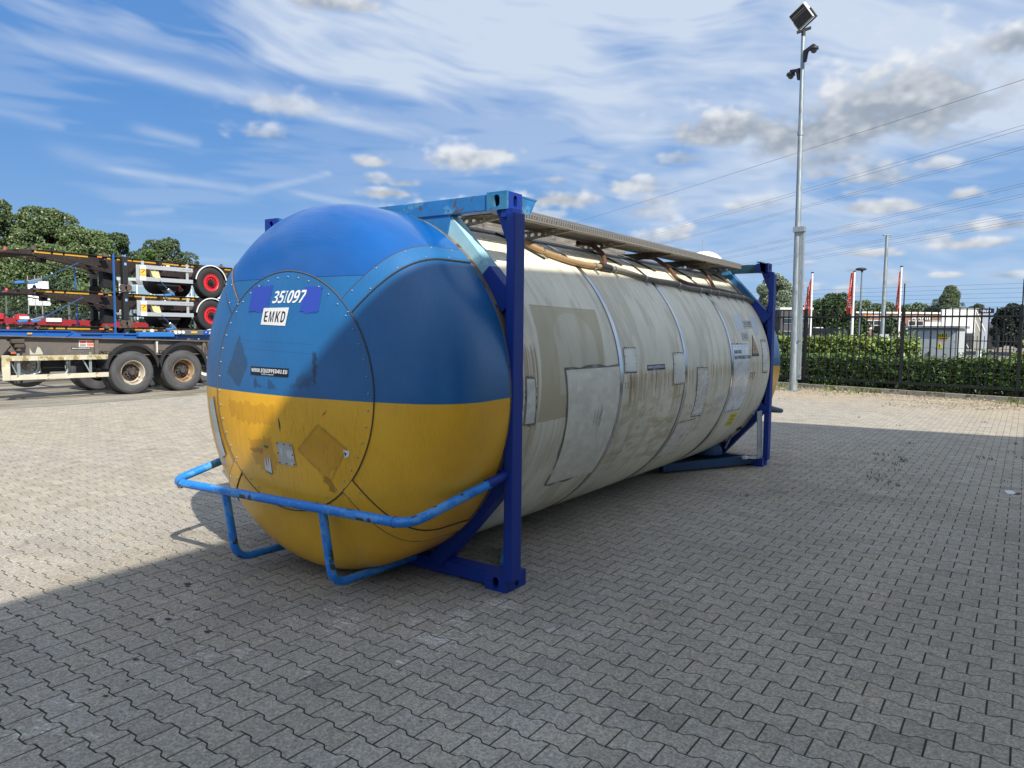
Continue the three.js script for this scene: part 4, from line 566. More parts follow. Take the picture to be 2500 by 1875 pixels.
for (const e of [0, 1]) {
  const F = FZ[e];
  for (const s of [1, -1]) {
    const X = (a, b) => s > 0 ? [a, b] : [-b, -a];
    const cs = casting(...X(1.083, 1.245), HT - .118, HT, 0, -.178, s, e), worn = !e && s > 0, sidePlate = worn ? cs.splice(1, 1) : null, cc = part('corner_casting', cs, worn ? MT.castBlue : MT.deepBlue, tank, worn ? 'worn lighter blue upper corner casting' : null); if (worn) part('side_plate', sidePlate, MT.deepBlue, cc, 'repainted dark blue side of the casting');
    part('corner_casting', casting(...X(1.095, 1.275), 0, .112, 0, -.235, s, e), MT.deepBlue, tank);
    const post = part('corner_post', RB(.067, HT - .118 - .105 + .01, .12, [s * 1.277, (HT - .118 + .112) / 2 - .03, F(-.062)], undefined, .007), MT.deepBlue, tank);
    part('weld_plate', [(() => { const g = EX([[0, 0], [-.105, 0], [0, -.26]], .05, .003); if (s < 0) g.scale(-1, 1, 1); g.translate(s * 1.246, HT - .121, F(-.062) - .025); return g; })(), RB(.1, .06, .1, [s * 1.24, HT - .14, F(-.062)], undefined, .006)], MT.deepBlue, post);
    // tangent braces above and below, welded to the collar
    const a = [s * .64, 2.575, F(-.085)], b = [s * 1.245, 1.93, F(-.085)], m = [lerp(a[0], b[0], .66), lerp(a[1], b[1], .66), a[2]];
    part('upper_brace', [BB(a, m, .105, .13, .004)], s > 0 && !e ? MT.paleBlue : MT.midBlue, tank, s > 0 && !e ? 'pale weathered upper brace beside the near corner post' : null);
    part('brace_foot', [BB([m[0], m[1], m[2]], b, .11, .136, .004)], MT.deepBlue, tank);
    { const g = EX([[s * 1.25, 1.93 + .3], [s * 1.25, 1.62], [s * 1.16, 1.86]].sort(() => 0), .012); g.translate(0, 0, F(-.07) - .006); part('gusset', g, MT.deepBlue, tank); }
    part('lower_brace', [BB([s * 1.25, .80, F(-.085)], [s * .62, .09, F(-.085)], .12, .12, .006)], MT.deepBlue, tank);
    { const g = EX([[s * 1.255, 1.02], [s * 1.255, .72], [s * 1.1, .75]], .012); g.translate(0, 0, F(-.05) - .006); part('gusset', g, MT.deepBlue, tank); }
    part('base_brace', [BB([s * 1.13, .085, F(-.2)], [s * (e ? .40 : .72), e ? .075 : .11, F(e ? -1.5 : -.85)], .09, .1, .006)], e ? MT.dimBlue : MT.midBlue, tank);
    part('rail_stub', [(() => { const g = EXZ([[-.175, HT - .005], [-.40, HT - .012], [-.33, HT - .115], [-.175, HT - .12]], 0, .012); if (e) { g.scale(1, 1, -1); g.translate(0, 0, -LEN); } g.translate(s > 0 ? 1.2 : -1.212, 0, 0); return g; })(), B(.05, .012, .23, [s * 1.19, HT - .006, F(-.29)])], MT.wornBlue, tank);
  }
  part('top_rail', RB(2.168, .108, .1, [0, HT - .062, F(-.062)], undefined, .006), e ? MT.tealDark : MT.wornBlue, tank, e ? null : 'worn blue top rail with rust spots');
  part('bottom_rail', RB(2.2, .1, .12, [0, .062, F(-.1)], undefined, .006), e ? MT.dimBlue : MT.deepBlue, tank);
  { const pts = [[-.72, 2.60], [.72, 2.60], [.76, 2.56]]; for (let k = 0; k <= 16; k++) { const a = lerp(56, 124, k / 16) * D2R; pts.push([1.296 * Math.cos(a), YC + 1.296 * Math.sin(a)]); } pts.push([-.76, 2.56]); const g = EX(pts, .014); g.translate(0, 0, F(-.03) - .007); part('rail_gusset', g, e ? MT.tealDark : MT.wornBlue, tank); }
  // bent tube bumper in front of the end
  const tube = (z) => F(z);
  const bp = e ? [[1.25, .78, -.02], [1.22, .64, .90], [-1.2, .64, .90], [-1.25, .78, -.02]] : [[1.25, .80, -.02], [1.135, .62, .80], [-1.18, .60, .905], [-1.26, .79, -.02]];
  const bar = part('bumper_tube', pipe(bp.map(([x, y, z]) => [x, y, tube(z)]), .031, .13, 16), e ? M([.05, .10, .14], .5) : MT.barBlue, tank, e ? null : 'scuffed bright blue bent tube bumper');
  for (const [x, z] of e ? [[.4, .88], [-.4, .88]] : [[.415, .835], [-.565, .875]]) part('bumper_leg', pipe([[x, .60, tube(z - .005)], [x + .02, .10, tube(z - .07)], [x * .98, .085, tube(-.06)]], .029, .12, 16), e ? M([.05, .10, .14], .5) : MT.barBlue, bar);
  if (!e) { part('weld_bead', [[1.135, .62, .80], [-1.18, .60, .905]].map((p) => xf(new THREE.TorusGeometry(.032, .004, 6, 16), [p[0] * .9, p[1] - .002, p[2] + .001], [0, Math.PI / 2, 0])), MT.rust, bar); part('tube_end', [pipe([[1.25, .80, -.02], [1.232, .773, .12], [1.226, .766, .16]], .0328, .05, 14)], MT.deepBlue, bar); }
}
// document box, pipework and outlet under the far end
part('document_plate', RB(.012, .62, .2, [1.235, .43, -5.80], [0, 0, .03], .004), M('#ffffff', .45, .3, { map: wornTex('#b6b9b8', [150, 152, 150], null, .3, 256) }), tank, 'grey plate standing beside the far corner post');
part('foot_bracket', [B(.18, .012, .2, [1.14, .128, -5.76]), B(.05, .03, .1, [1.12, .14, -5.6])], MT.white, tank);
part('outlet_pipe', [rod([.72, .62, -5.62], [1.16, .70, -5.80], .02), rod([.66, .30, -5.58], [1.0, .50, -5.66], .022), BB([.95, .48, -5.62], [.86, .24, -5.56], .05, .015)], MT.galv, tank);
part('outlet_valve', [CY(.11, .11, .16, 16, [.72, .38, -5.6], [Math.PI / 2, 0, .3]), B(.2, .12, .14, [.92, .55, -5.66])], MT.dark, tank);
part('outlet_hood', [xf(new THREE.SphereGeometry(.2, 18, 10, 0, 6.283, 0, 1.6), [.62, .16, -5.55])], MT.dimBlue, tank);

// --- walkway on top ---------------------------------------------------
for (const s of [1]) {
  const y = 2.635, x0 = .56, x1 = .895, z0 = -.3, z1 = -5.86, deck = [];
  for (let x = x0; x <= x1 - .02; x += .034) deck.push(B(.02, .03, z0 - z1, [x, y, (z0 + z1) / 2]));
  for (let z = z0 - .03; z > z1; z -= .075) deck.push(B(x1 - x0, .012, .02, [(x0 + x1) / 2, y - .006, z]));
  const wk = part('walkway', deck, MT.grating, tank, 'perforated metal walkway along the top of the tank');
  const rail = [B(.006, .014, z0 - z1, [x1 + .003, y + .028, (z0 + z1) / 2]), B(.006, .014, z0 - z1, [x1 + .003, y - .026, (z0 + z1) / 2]), B(.03, .006, z0 - z1, [x1 - .014, y - .034, (z0 + z1) / 2])];
  for (let z = z0; z > z1; z -= .036) rail.push(B(.006, .042, .02, [x1 + .003, y + .001, z]));
  part('edge_strip', rail, MT.grating, wk);
  part('edge_strip', [B(.03, .055, z0 - z1, [x0, y, (z0 + z1) / 2])], MT.grating, wk);
  [-.5, -1.41, -2.47, -3.54, -4.6, -5.05, -5.75].forEach((z, k) => part('walkway_bracket', (() => { const s = shapeOf([[.30, 2.52], [.30, 2.612], [.885, 2.612], [.885, 2.585]]); if (k !== 3 && k !== 4) for (let q = 0; q < 6; q++) { const o = new THREE.Path(); o.absellipse(.38 + q * .072, 2.577 + q * .003, .026, .019 - q * .0012, 0, 7, true); s.holes.push(o); } const g = EX(s, .02); g.translate(0, 0, z); return [g, B(.55, .006, .05, [.6, 2.611, z + .02])]; })(), k === 3 || k === 4 ? M([.06, .045, .035], .8) : MT.grating, wk));
  part('box_side', [B(.03, .12, 1.9, [.34, 2.55, -1.5]), B(.03, .1, 2.6, [.34, 2.55, -4.1]), ...[...Array(26)].map((_, i) => B(.012, .05, .03, [.358, 2.555, -.62 - i * .07]))], MT.grating, wk);
  part('valve_box', [B(.42, .16, .9, [.08, 2.68, -1.05]), B(.5, .2, 1.5, [.05, 2.68, -2.9])], MT.grating, tank); part('handle', [[-.75], [-1.15]].map(([z]) => pipe([[.42, 2.56, z], [.42, 2.62, z], [.42, 2.62, z - .09], [.42, 2.56, z - .09]], .008, .03, 8)), MT.steel, tank);
}

// ------------------------------------------------------------------ trailers on the left
function wheelParts(parent, c, r, w, mats, o = {}) { // wheel with its face toward +x at c[0]
  const g = new THREE.Group(); g.name = 'wheel'; g.position.set(...c); parent.add(g);
  const L = (pts, mat, name) => { const t = new THREE.LatheGeometry(pts.map((p) => new THREE.Vector2(p[0], p[1])), 40); t.rotateZ(-Math.PI / 2); return part(name, t, mat, g); };
  const ri = o.ri ?? r * .55;
  L([[ri, -w], [r * .9, -w], [r * .985, -w * .9], [r, -w * .75], [r, -w * .2], [r * .985, -w * .08], [r * .93, -.005], [r * .8, .008], [r * .72, .004], [ri * 1.03, -.012], [ri, -.04]], mats[0], 'tyre');
  const deep = o.deep ?? .04;
  L([[ri * 1.04, -.008], [ri * .99, -.006], [ri * .94, -.03], [ri * .88, -deep * .9], [ri * .80, -deep], [ri * .74, -deep * 1.02]], mats[1], 'rim');
  const disc = new THREE.Shape(); disc.absarc(0, 0, ri * .78, 0, 7, false); for (let k = 0; k < 10; k++) { const a = k / 10 * 6.283, h = new THREE.Path(); h.absarc(Math.cos(a) * ri * .62, Math.sin(a) * ri * .62, ri * .07, 0, 7, true); disc.holes.push(h); }
  const dg = new THREE.ExtrudeGeometry(disc, { depth: .02, bevelEnabled: false, curveSegments: 24 }); dg.rotateY(Math.PI / 2); dg.translate(-deep - (o.dish ?? .0) - .01, 0, 0); part('wheel_disc', [dg, CY(ri * .76, ri * .76, .01, 24, [-deep - .05, 0, 0], [0, 0, Math.PI / 2])], mats[2], g);
  const hub = [CY(ri * .2, ri * .26, .13, 18, [-deep + .05, 0, 0], [0, 0, -Math.PI / 2]), CY(ri * .36, ri * .4, .05, 18, [-deep, 0, 0], [0, 0, -Math.PI / 2])]; for (let k = 0; k < 10; k++) { const a = (k + .5) / 10 * 6.283; hub.push(CY(.014, .014, .05, 6, [-deep + .025, Math.cos(a) * ri * .46, Math.sin(a) * ri * .46], [0, 0, -Math.PI / 2])); } part('hub', hub, mats[3], g);
  return g;
}
function mudguard(parent, c, r, w, a0, a1, mat, edge) { const n = 20, P = (k, rad) => { const a = lerp(a0, a1, k / n); return [Math.cos(a) * rad, Math.sin(a) * rad]; }; const pts = []; for (let k = 0; k <= n; k++) pts.push(P(k, r)); for (let k = n; k >= 0; k--) pts.push(P(k, r - .022));
  const m = part('mudguard', EXZ(pts.map((p) => [c[2] + p[0], c[1] + p[1]]), c[0] - w, c[0]), mat, parent);
  if (edge) { const q = []; for (let k = 0; k <= n; k++) q.push(P(k, r + .004)); for (let k = n; k >= 0; k--) q.push(P(k, r - .03)); part('white_edge', EXZ(q.map((p) => [c[2] + p[0], c[1] + p[1]]), c[0] - .01, c[0] + .012), edge, m); }
  else { const q = []; for (let k = 0; k <= n; k++) q.push(P(k, r + .03)); for (let k = n; k >= 0; k--) q.push(P(k, r - .05)); part('rolled_edge', EXZ(q.map((p) => [c[2] + p[0], c[1] + p[1]]), c[0] - .04, c[0] + .01), mat, m); }
  return m; }
const sticker4 = labelTex(96, 256, '#f0f0ee', (x) => { x.fillStyle = '#c9762a'; x.fillRect(4, 56, 88, 130); x.fillStyle = '#e8c93a'; x.fillRect(10, 62, 76, 118); x.fillStyle = '#7a3a20'; x.beginPath(); x.moveTo(20, 120); x.lineTo(80, 70); x.lineTo(80, 84); x.lineTo(30, 134); x.fill(); x.fillRect(14, 70, 66, 10); x.fillStyle = '#a08a30'; for (let k = 0; k < 3; k++) x.fillRect(16, 146 + k * 10, 64, 4); });
// local frame: origin on the ground-plane of the wheels, x towards the viewer side, z towards the gooseneck
function makeChassis(drop = 0) {
  const t = thing('container_chassis', '', 'container chassis', [-20.5, 0, -8.3]);
  const top = 1.18;
  for (const x of [.8, -.15]) {
    const b = part('main_beam', EXZ([[3.42, top - .12], [3.0, top - .02], [2.45, top], [-6.2, top - .09], [-6.2, .62], [-1.0, .68], [.25, .64], [.75, .80], [1.6, .97], [2.6, 1.05], [3.42, 1.03]], x - .02, x + .02), MT.chassis, t);
    part('flange', [BB([x, top + .004, 2.45], [x, top - .086, -6.2], .16, .02), BB([x, 1.005, 3.5], [x, 1.0, 2.6], .16, .02), BB([x, 1.01, 2.6], [x, .64, .25], .15, .02)], MT.chassis, b);
  }
  for (const [z0, z1] of [[2.5, 2.05], [1.98, 1.72], [1.66, 1.0], [.42, .32], [.12, .02], [-.05, -.35], [-.39, -.66], [-.7, -.78], [-.8, -1.15], [-1.2, -1.95], [-2.05, -2.35], [-2.4, -2.5], [-2.55, -2.95], [-3.2, -3.6], [-3.7, -4.3]]) { const ym = (z) => top - .055 - (2.45 - z) * .0104; part('reflector_strip', [BB([.828, ym(z0), z0], [.828, ym(z1), z1], .012, .062)], MT.yellowStrip, t); }
  part('front_crossbeam', [RB(2.3, .15, .34, [0, 1.07, 2.85], undefined, .02), RB(2.2, .06, .5, [0, 1.03, 3.2], undefined, .01), B(.2, .16, .16, [.6, .92, 2.2])], MT.chassis, t);
  for (const z of [2.62, .62, -3.4]) for (const x of [1.08, -1.08]) part('twistlock', [RB(.18, .06, .16, [x, top - .02 - (2.45 - z) * .0104, z], undefined, .015), CY(.035, .055, .08, 10, [x, top + .05 - (2.45 - z) * .0104, z]), CY(.03, .03, .16, 8, [x, top - .08, z])], MT.rust, t);
  part('crossmember', [.62, -1.2, -2.6, -3.4, -4.8].map((z) => RB(2.1, .12, .1, [0, top - .13, z], undefined, .008)), MT.chassis, t);
  part('lamp', [B(.06, .05, .1, [1.02, 1.04, 3.36])], MT.white, t); part('lamp', [B(.06, .05, .1, [1.0, 1.04, 3.05])], MT.white, t); part('coupling_head', [CY(.035, .04, .07, 10, [1.0, 1.12, 3.3])], M([.6, .08, .06], .5), t, 'red coupling head'); part('coupling_head', [CY(.035, .04, .07, 10, [1.0, 1.13, 2.98])], M([.62, .58, .08], .5), t, 'yellow coupling head');
  part('marker_lamp', [RB(.03, .05, .14, [1.1, 1.1, .78], undefined, .01)], M([.6, .2, .05], .4), t);
  for (const x of [.98, -.98]) { const l = part('landing_leg', [RB(.17, .86, .17, [x, .75, -.02], undefined, .012), RB(.11, .3, .11, [x, .28, -.02], undefined, .01), BB([x, .55, -.05], [x * .8, 1.0, -.6], .05, .05)], MT.black, t); part('foot', [CY(.11, .11, .06, 18, [x + .07, .21, .06], [0, 0, Math.PI / 2]), CY(.11, .11, .06, 18, [x + .07, .21, -.1], [0, 0, Math.PI / 2]), RB(.22, .05, .58, [x, .08, -.05], undefined, .02)], MT.rust, l); part('sticker', [B(.004, .08, .07, [x + .088 * Math.sign(x), .95, -.02])], M([.25, .42, .68], .5), l); }
  part('gusset', [BB([.7, .66, .3], [.7, .35, .05], .06, .08), B(.3, .5, .34, [.5, .45, .3])], MT.dark, t);
  for (const s of [1, -1]) {
    const G = part('side_guard', [RB(.035, .13, 1.86, [s * 1.2, .895, -1.3], undefined, .006), RB(.035, .13, 1.86, [s * 1.2, .515, -1.3], undefined, .006)], MT.alu, t); part('end_plate', [RB(.05, .5, .12, [s * 1.2, .70, -.34], undefined, .02)], MT.alu, G); part('support', [RB(.03, .62, .09, [s * 1.16, .78, -.52], undefined, .004), RB(.03, .62, .09, [s * 1.16, .78, -2.05], undefined, .004)], MT.alu, G);
    if (s > 0) { part('warning_sticker', B(.004, .47, .19, [1.221, .70, -.50], [0, 0, 0]), printed(sticker4), G); part('web_sticker', B(.004, .05, .38, [1.2205, .9, -1.96]), printed(labelTex(256, 40, '#e6e6e2', (x) => { x.fillStyle = '#141414'; x.fillRect(3, 6, 250, 28); squeeze(x, 'WWW.EQUIPPED4U.EU', 'bold 22px sans-serif', 128, 21, 230, '#f0f0f0'); })), G); }
  }
  part('wheel_chock', [EXZ([[-.78, .80], [-1.05, .80], [-1.12, .56], [-.86, .60]], 1.0, 1.16), EXZ([[-.86, .84], [-.94, .84], [-.98, .58], [-.93, .58]], .98, 1.17)], M([.66, .60, .30], .6), t, 'pale yellow wheel chock');
  part('air_valves', [B(.03, .1, .1, [.86, .98, -1.28]), CY(.03, .03, .04, 8, [.86, .98, -1.42], [0, 0, Math.PI / 2]), B(.02, .05, .12, [.86, 1.01, -1.55])], MT.white, t); part('air_valves', [B(.03, .14, .05, [.87, .95, -1.8])], M([.02, .1, .4], .5), t);
  part('air_tank', [CY(.42, .42, .9, 26, [.1, .52, -1.75], [0, 0, Math.PI / 2])], MT.dark, t);
  for (const z of [-2.93, -4.24, -5.55]) {
    part('axle', [CY(.07, .07, 2.1, 10, [0, .53 - drop, z], [0, 0, Math.PI / 2]), B(.12, .4, .4, [.85, .72, z + .5]), B(.12, .4, .4, [-.85, .72, z + .5])], MT.rust, t);
    for (const s of [1, -1]) { const w = wheelParts(t, [s * 1.2, .53 - drop, z], .53, .36, [MT.rubberNew, MT.redRim, MT.redRim, MT.black], { ri: .285, deep: .02 }); if (s < 0) w.rotation.y = Math.PI; mudguard(t, [s > 0 ? 1.2 : -.84, .53, z], .6, .36, .15, 2.95, MT.black, MT.white); }
  }
  return t;
}
{
  const top = makeChassis(); top.position.y = 2.75; top.userData.label = 'dark brown container chassis with red wheels, topmost of the stack of three'; top.userData.group = 'stacked container chassis';
  const mid = dup(top, [-20.5, 1.62, -8.3], 'dark brown container chassis with red wheels, middle one of the stack');
  const low = makeChassis(.545); low.position.y = .545; low.userData.label = 'dark brown container chassis at the bottom of the stack, mostly hidden by the blue chassis'; low.userData.group = 'stacked container chassis';
  const strap = M([.03, .16, .52], .6), wrap = M([.04, .17, .42], .6);
  const tie = (a, b, label, w = .05) => solo('lashing_strap', BB(a, b, w, .012), strap, label, 'strap', 'blue lashing straps on the chassis stack');
  tie([-19.22, 3.96, -7.84], [-19.22, 1.45, -7.84], 'broad blue strap running down the near side of the stack', .1); tie([-21.75, 3.9, -7.85], [-21.75, 1.7, -7.9], 'blue upright strap on the far side of the stack', .09);
  const ratchet = (a, b, c, label) => { const t = thing('ratchet_strap', label, 'strap', [0, 0, 0], 'ratchet straps on the chassis stack'); part('webbing', BB(a, b, .035, .02), M([.03, .08, .22], .6), t); part('ratchet', [BB(b, c, .11, .09, .02)], MT.steel, t); part('strap_coil', [BB(V(...b).lerp(V(...c), .3).add(V(.05, -.06, 0)).toArray(), V(...c).add(V(.05, -.03, .0)).toArray(), .10, .06, .02), RB(.12, .09, .26, [c[0] + .05, c[1] - .02, c[2] + .22], [.12, 0, 0], .03)], wrap, t); return t; };
  ratchet([-19.3, 3.62, -6.85], [-19.3, 3.06, -5.8], [-19.3, 2.96, -5.45], 'blue ratchet strap slanting from the top chassis down to the middle gooseneck');
  ratchet([-19.3, 2.6, -6.95], [-19.3, 1.98, -5.85], [-19.3, 1.87, -5.5], 'blue ratchet strap slanting from the middle chassis down to the lowest gooseneck');
  ratchet([-19.3, 3.25, -9.35], [-19.3, 2.98, -9.62], [-19.3, 2.80, -9.82], 'short blue ratchet strap behind the upper side guard');
  ratchet([-19.3, 2.12, -9.38], [-19.3, 1.86, -9.65], [-19.3, 1.68, -9.86], 'short blue ratchet strap behind the middle side guard');
}
// blue chassis behind the grey one
{
  const X = -16.9, t = thing('blue_chassis', 'bright blue container chassis parked between the grey one and the stack', 'container chassis', [X - 1.2, 0, -7.5]);
  const blue = M([.015, .115, .42], .45), bl = (z) => z + 7.5;
  for (const x of [1.15, -1.15]) {
    const b = part('main_beam', EXZ([[bl(2), 1.66], [bl(-5.55), 1.6], [bl(-5.75), 1.52], [bl(-9.6), 1.50], [bl(-9.6), 1.38], [bl(-5.7), 1.40], [bl(2), 1.48]].map((p) => p), x - .02, x + .02), blue, t);
    part('flange', [BB([x, 1.665, bl(2)], [x, 1.603, bl(-5.5)], .14, .02), BB([x, 1.525, bl(-5.75)], [x, 1.505, bl(-9.6)], .14, .02), BB([x, 1.475, bl(2)], [x, 1.40, bl(-5.7)], .14, .02)], blue, b);
    part('rib', [BB([x + .03, 1.41, bl(-4.9)], [x + .03, 1.6, bl(-4.9)], .03, .03), BB([x + .03, 1.42, bl(-5.3)], [x + .03, 1.58, bl(-5.55)], .03, .03), B(.05, .1, .6, [x + .02, 1.44, bl(-6.6)])], blue, b);
  }
  part('crossmember', [-3, -5, -7, -9].map((z) => B(2.3, .12, .1, [0, 1.44, bl(z)])), blue, t);
  part('side_box', [RB(.16, .14, 1.08, [1.25, 1.515, bl(-7.8)], undefined, .012)], M([.03, .17, .5], .4), t); part('cap', [xf(new THREE.SphereGeometry(.06, 12, 8), [1.2, 1.61, bl(-7.72)])], MT.white, t);
  const lb = part('light_bar', [RB(.14, .16, 1.0, [1.27, 1.57, bl(-9.05)], undefined, .03)], M([.09, .11, .12], .5), t); part('lamp', [0, .12, .24].map((k) => CY(.05, .05, .03, 14, [1.35, 1.58, bl(-8.36 - k)], [0, 0, Math.PI / 2])), MT.white, lb); part('reflector', RB(.012, .06, .2, [1.345, 1.58, bl(-8.96)], undefined, .004), M([.72, .4, .03], .4), lb);
  part('number_plate', B(.008, .14, .36, [1.35, 1.57, bl(-9.45)]), printed(labelTex(256, 100, '#12459a', (x) => { squeeze(x, '46', 'bold 84px sans-serif', 170, 54, 84, '#eadfae'); x.fillStyle = '#e8eef4'; x.beginPath(); x.arc(60, 52, 22, 3.4, 6.1); x.fill(); })), t, 'blue plate with the number 46');
  part('marker_lamp', RB(.02, .05, .12, [1.19, 1.53, bl(-4.5)], undefined, .01), M([.6, .35, .08], .4), t);
  for (const z of [-8.2, -9.5, -10.8]) for (const s of [1, -1]) { const w = wheelParts(t, [s * 1.1, .52, bl(z)], .52, .34, [MT.rubber, MT.white, MT.rust, MT.black], {}); if (s < 0) w.rotation.y = Math.PI; }
  part('leg', [RB(.16, 1.3, .16, [.9, .72, bl(-2.2)], undefined, .01), RB(.16, 1.3, .16, [-.9, .72, bl(-2.2)], undefined, .01), RB(.3, .04, .3, [.9, .04, bl(-2.2)]), RB(.3, .04, .3, [-.9, .04, bl(-2.2)])], MT.black, t);
  part('undercarriage', [B(1.6, .35, 3.4, [0, 1.15, bl(-9.5)])], MT.dark, t);
}
// grey chassis in front
{
  const X = -14.8, t = thing('grey_chassis', 'weathered grey-brown container chassis with cream side guard and two rusty wheels', 'container chassis', [X - 1.2, 0, -6.0]); const L = (z) => z + 6.0;
  const g = M('#ffffff', .6, 0, { map: wornTex('#655f59', [96, 90, 84], null, -.1) }), cream = M('#ffffff', .55, 0, { map: wornTex('#c4beaa', [168, 156, 112], [140, 122, 84], .5, 256) });
  const ty = (z) => 1.50 + (z + 3) * .031, by = (z) => 1.05 + (z + 3) * .004;
  const b = part('side_beam', EXZ([[L(3), ty(3)], [L(-9.3), ty(-9.3)], [L(-9.3), .98], [L(-3.45), by(-3.4)], [L(-3.15), 1.22], [L(-2.6), 1.05], [L(3), 1.05]], 1.0, 1.04), g, t, 'grey side beam');
  part('side_beam', EXZ([[L(3), ty(3)], [L(-9.3), ty(-9.3)], [L(-9.3), .98], [L(3), 1.05]], -1.04, -1.0), g, t);
  part('flange', [BB([1.06, ty(3) + .01, L(3)], [1.06, ty(-9.3) + .01, L(-9.3)], .2, .025), BB([1.06, by(3), L(3)], [1.06, .99, L(-9.3)], .16, .02)], g, b);
  for (const z of [-5.18, -6.72, -8.1]) part('stiffener', [RB(.08, ty(z) - 1.03, .09, [1.08, (ty(z) + 1.03) / 2 - .01, L(z)], undefined, .006)], g, t);
  part('bare_strip', B(.01, .3, .03, [1.125, 1.21, L(-6.72)]), MT.white, t);
  part('twistlock', [RB(.2, .1, .26, [1.1, 1.38, L(-3.42)], undefined, .02), RB(.16, .1, .2, [1.1, 1.28, L(-3.45)], undefined, .02), CY(.05, .06, .08, 10, [1.1, 1.2, L(-3.45)])], MT.rust, t); part('corner_bracket', [EXZ([[L(-2.4), 1.05], [L(-3.1), 1.05], [L(-3.3), 1.3], [L(-3.2), 1.42], [L(-2.4), 1.44]], 1.03, 1.09)], g, t);
  part('red_reflector', RB(.012, .045, .11, [1.048, 1.11, L(-3.36)], undefined, .004), M([.55, .12, .05], .4), t);
  part('side_decal', B(.004, .17, .36, [1.045, 1.31, L(-4.97)]), printed(labelTex(256, 140, '#ece9e4', (x) => { x.fillStyle = '#e2552f'; x.fillRect(12, 12, 106, 54); for (let k = 0; k < 4; k++) x.fillRect(130, 12 + k * 31, 116, 23); x.fillStyle = '#5a6a78'; x.fillRect(12, 78, 106, 18); x.fillRect(12, 104, 106, 24); x.fillStyle = '#f0c8a8'; x.beginPath(); x.arc(40, 34, 9, 0, 7); x.fill(); })), t, 'small orange and grey decal');
  part('web_sticker', B(.004, .055, .46, [1.045, 1.20, L(-4.84)]), printed(labelTex(320, 40, '#17171a', (x) => squeeze(x, 'WWW.EQUIPPED4U.EU', 'bold 27px sans-serif', 160, 21, 300, '#f0f0f0'))), t);
  part('paint_smear', gridGeo(8, 1, (u, v) => [1.0435, v ? 1.07 + [.10, .16, .15, .02, .17, .03, .14, .13, .05][Math.round(u * 8)] : 1.065, L(-3.72 - u * .5)]), M('#5c5a58', .7, 0, { side: THREE.DoubleSide }), t); part('paint_smear', gridGeo(5, 1, (u, v) => [1.0437, v ? 1.07 + [.15, .04, .02, .18, .15, .02][Math.round(u * 5)] : 1.065, L(-3.70 - u * .28)]), M('#b8b2a2', .7, 0, { side: THREE.DoubleSide }), t);
  const G = part('side_guard', [RB(.04, .115, 2.2, [1.2, .985, L(-4.30)], [-.006, 0, 0], .006), RB(.04, .115, 2.2, [1.2, .545, L(-4.30)], [-.006, 0, 0], .006)], cream, t, 'cream side guard rails'); part('end_post', RB(.06, .58, .17, [1.2, .775, L(-3.14)], undefined, .02), cream, G); part('support', [RB(.03, .6, .06, [1.14, .80, L(-3.42)], undefined, .004), RB(.03, .6, .06, [1.14, .80, L(-5.0)], undefined, .004), BB([1.1, 1.05, L(-4.78)], [1.14, .62, L(-4.98)], .03, .03), BB([1.1, .9, L(-3.28)], [1.12, .52, L(-3.42)], .02, .02)], MT.galv, G);
  // spare wheel in its cradle
  const sp = wheelParts(t, [.75, .80, L(-3.78)], .52, .3, [MT.rubber, M([.66, .66, .65], .35, .4), M([.62, .62, .6], .4, .3), M([.3, .26, .24], .5, .3)], { ri: .29, deep: .06 }); sp.name = 'spare_wheel'; sp.rotation.z = 0;
  part('spare_cradle', pipe([[.95, .96, L(-4.55)], [.95, .58, L(-4.55)], [.95, .52, L(-3.1)]], .03, .1, 10), MT.galv, t); part('battery_box', [RB(.3, .36, .5, [.7, .82, L(-4.3)], undefined, .02), B(.25, .2, .25, [.85, .86, L(-4.85)]), B(.4, .5, .3, [.6, .75, L(-5.15)])], MT.dark, t);
  const m = [MT.rubber, M('#ffffff', .5, .2, { map: wornTex('#b5aa98', [190, 184, 172], [122, 86, 52], .5, 256) }), MT.rust, M([.07, .06, .055], .6)], m2 = [MT.rubber, M('#ffffff', .6, .1, { map: wornTex('#8a6b4e', [170, 150, 120], [90, 58, 38], .5, 256) }), MT.rust, M([.06, .055, .05], .6)];
  for (const z of [-6.03, -7.42]) {
    wheelParts(t, [1.2, .555, L(z)], .555, .3, z > -7 ? m : m2, { ri: .305, deep: .15 }); const o = wheelParts(t, [.86, .555, L(z)], .55, .28, m, { ri: .3 }); o.name = 'inner_wheel';
    for (const s of [-1.2, -.86]) { const q = wheelParts(t, [s, .555, L(z)], .55, .3, m, { ri: .3, deep: .1 }); q.rotation.y = Math.PI; }
    mudguard(t, [1.22, .60, L(z)], .70, .62, .12, Math.PI - .12, MT.black); part('mudguard_bracket', [rod([1.0, 1.12, L(z) + .82], [1.22, 1.12, L(z) + .52], .018, 6), rod([1.1, 1.12, L(z) + .78], [1.1, .92, L(z) + .72], .016, 6), rod([1.1, 1.12, L(z) + .62], [1.1, .90, L(z) + .74], .016, 6)], MT.rust, t);
    part('axle', [CY(.08, .08, 2.2, 10, [0, .555, L(z)], [0, 0, Math.PI / 2]), B(.12, .3, .5, [.5, .85, L(z)]), B(.12, .3, .5, [-.5, .85, L(z)])], MT.dark, t);
  }
  part('rear_bracket', [RB(.2, .22, .16, [1.08, 1.22, L(-8.25)], undefined, .02), B(.1, .2, .1, [1.1, 1.1, L(-8.15)])], MT.rust, t); part('crossmember', [-2, -4, -6.7, -8.6].map((z) => B(2, .3, .12, [0, 1.2, L(z)])), MT.dark, t);
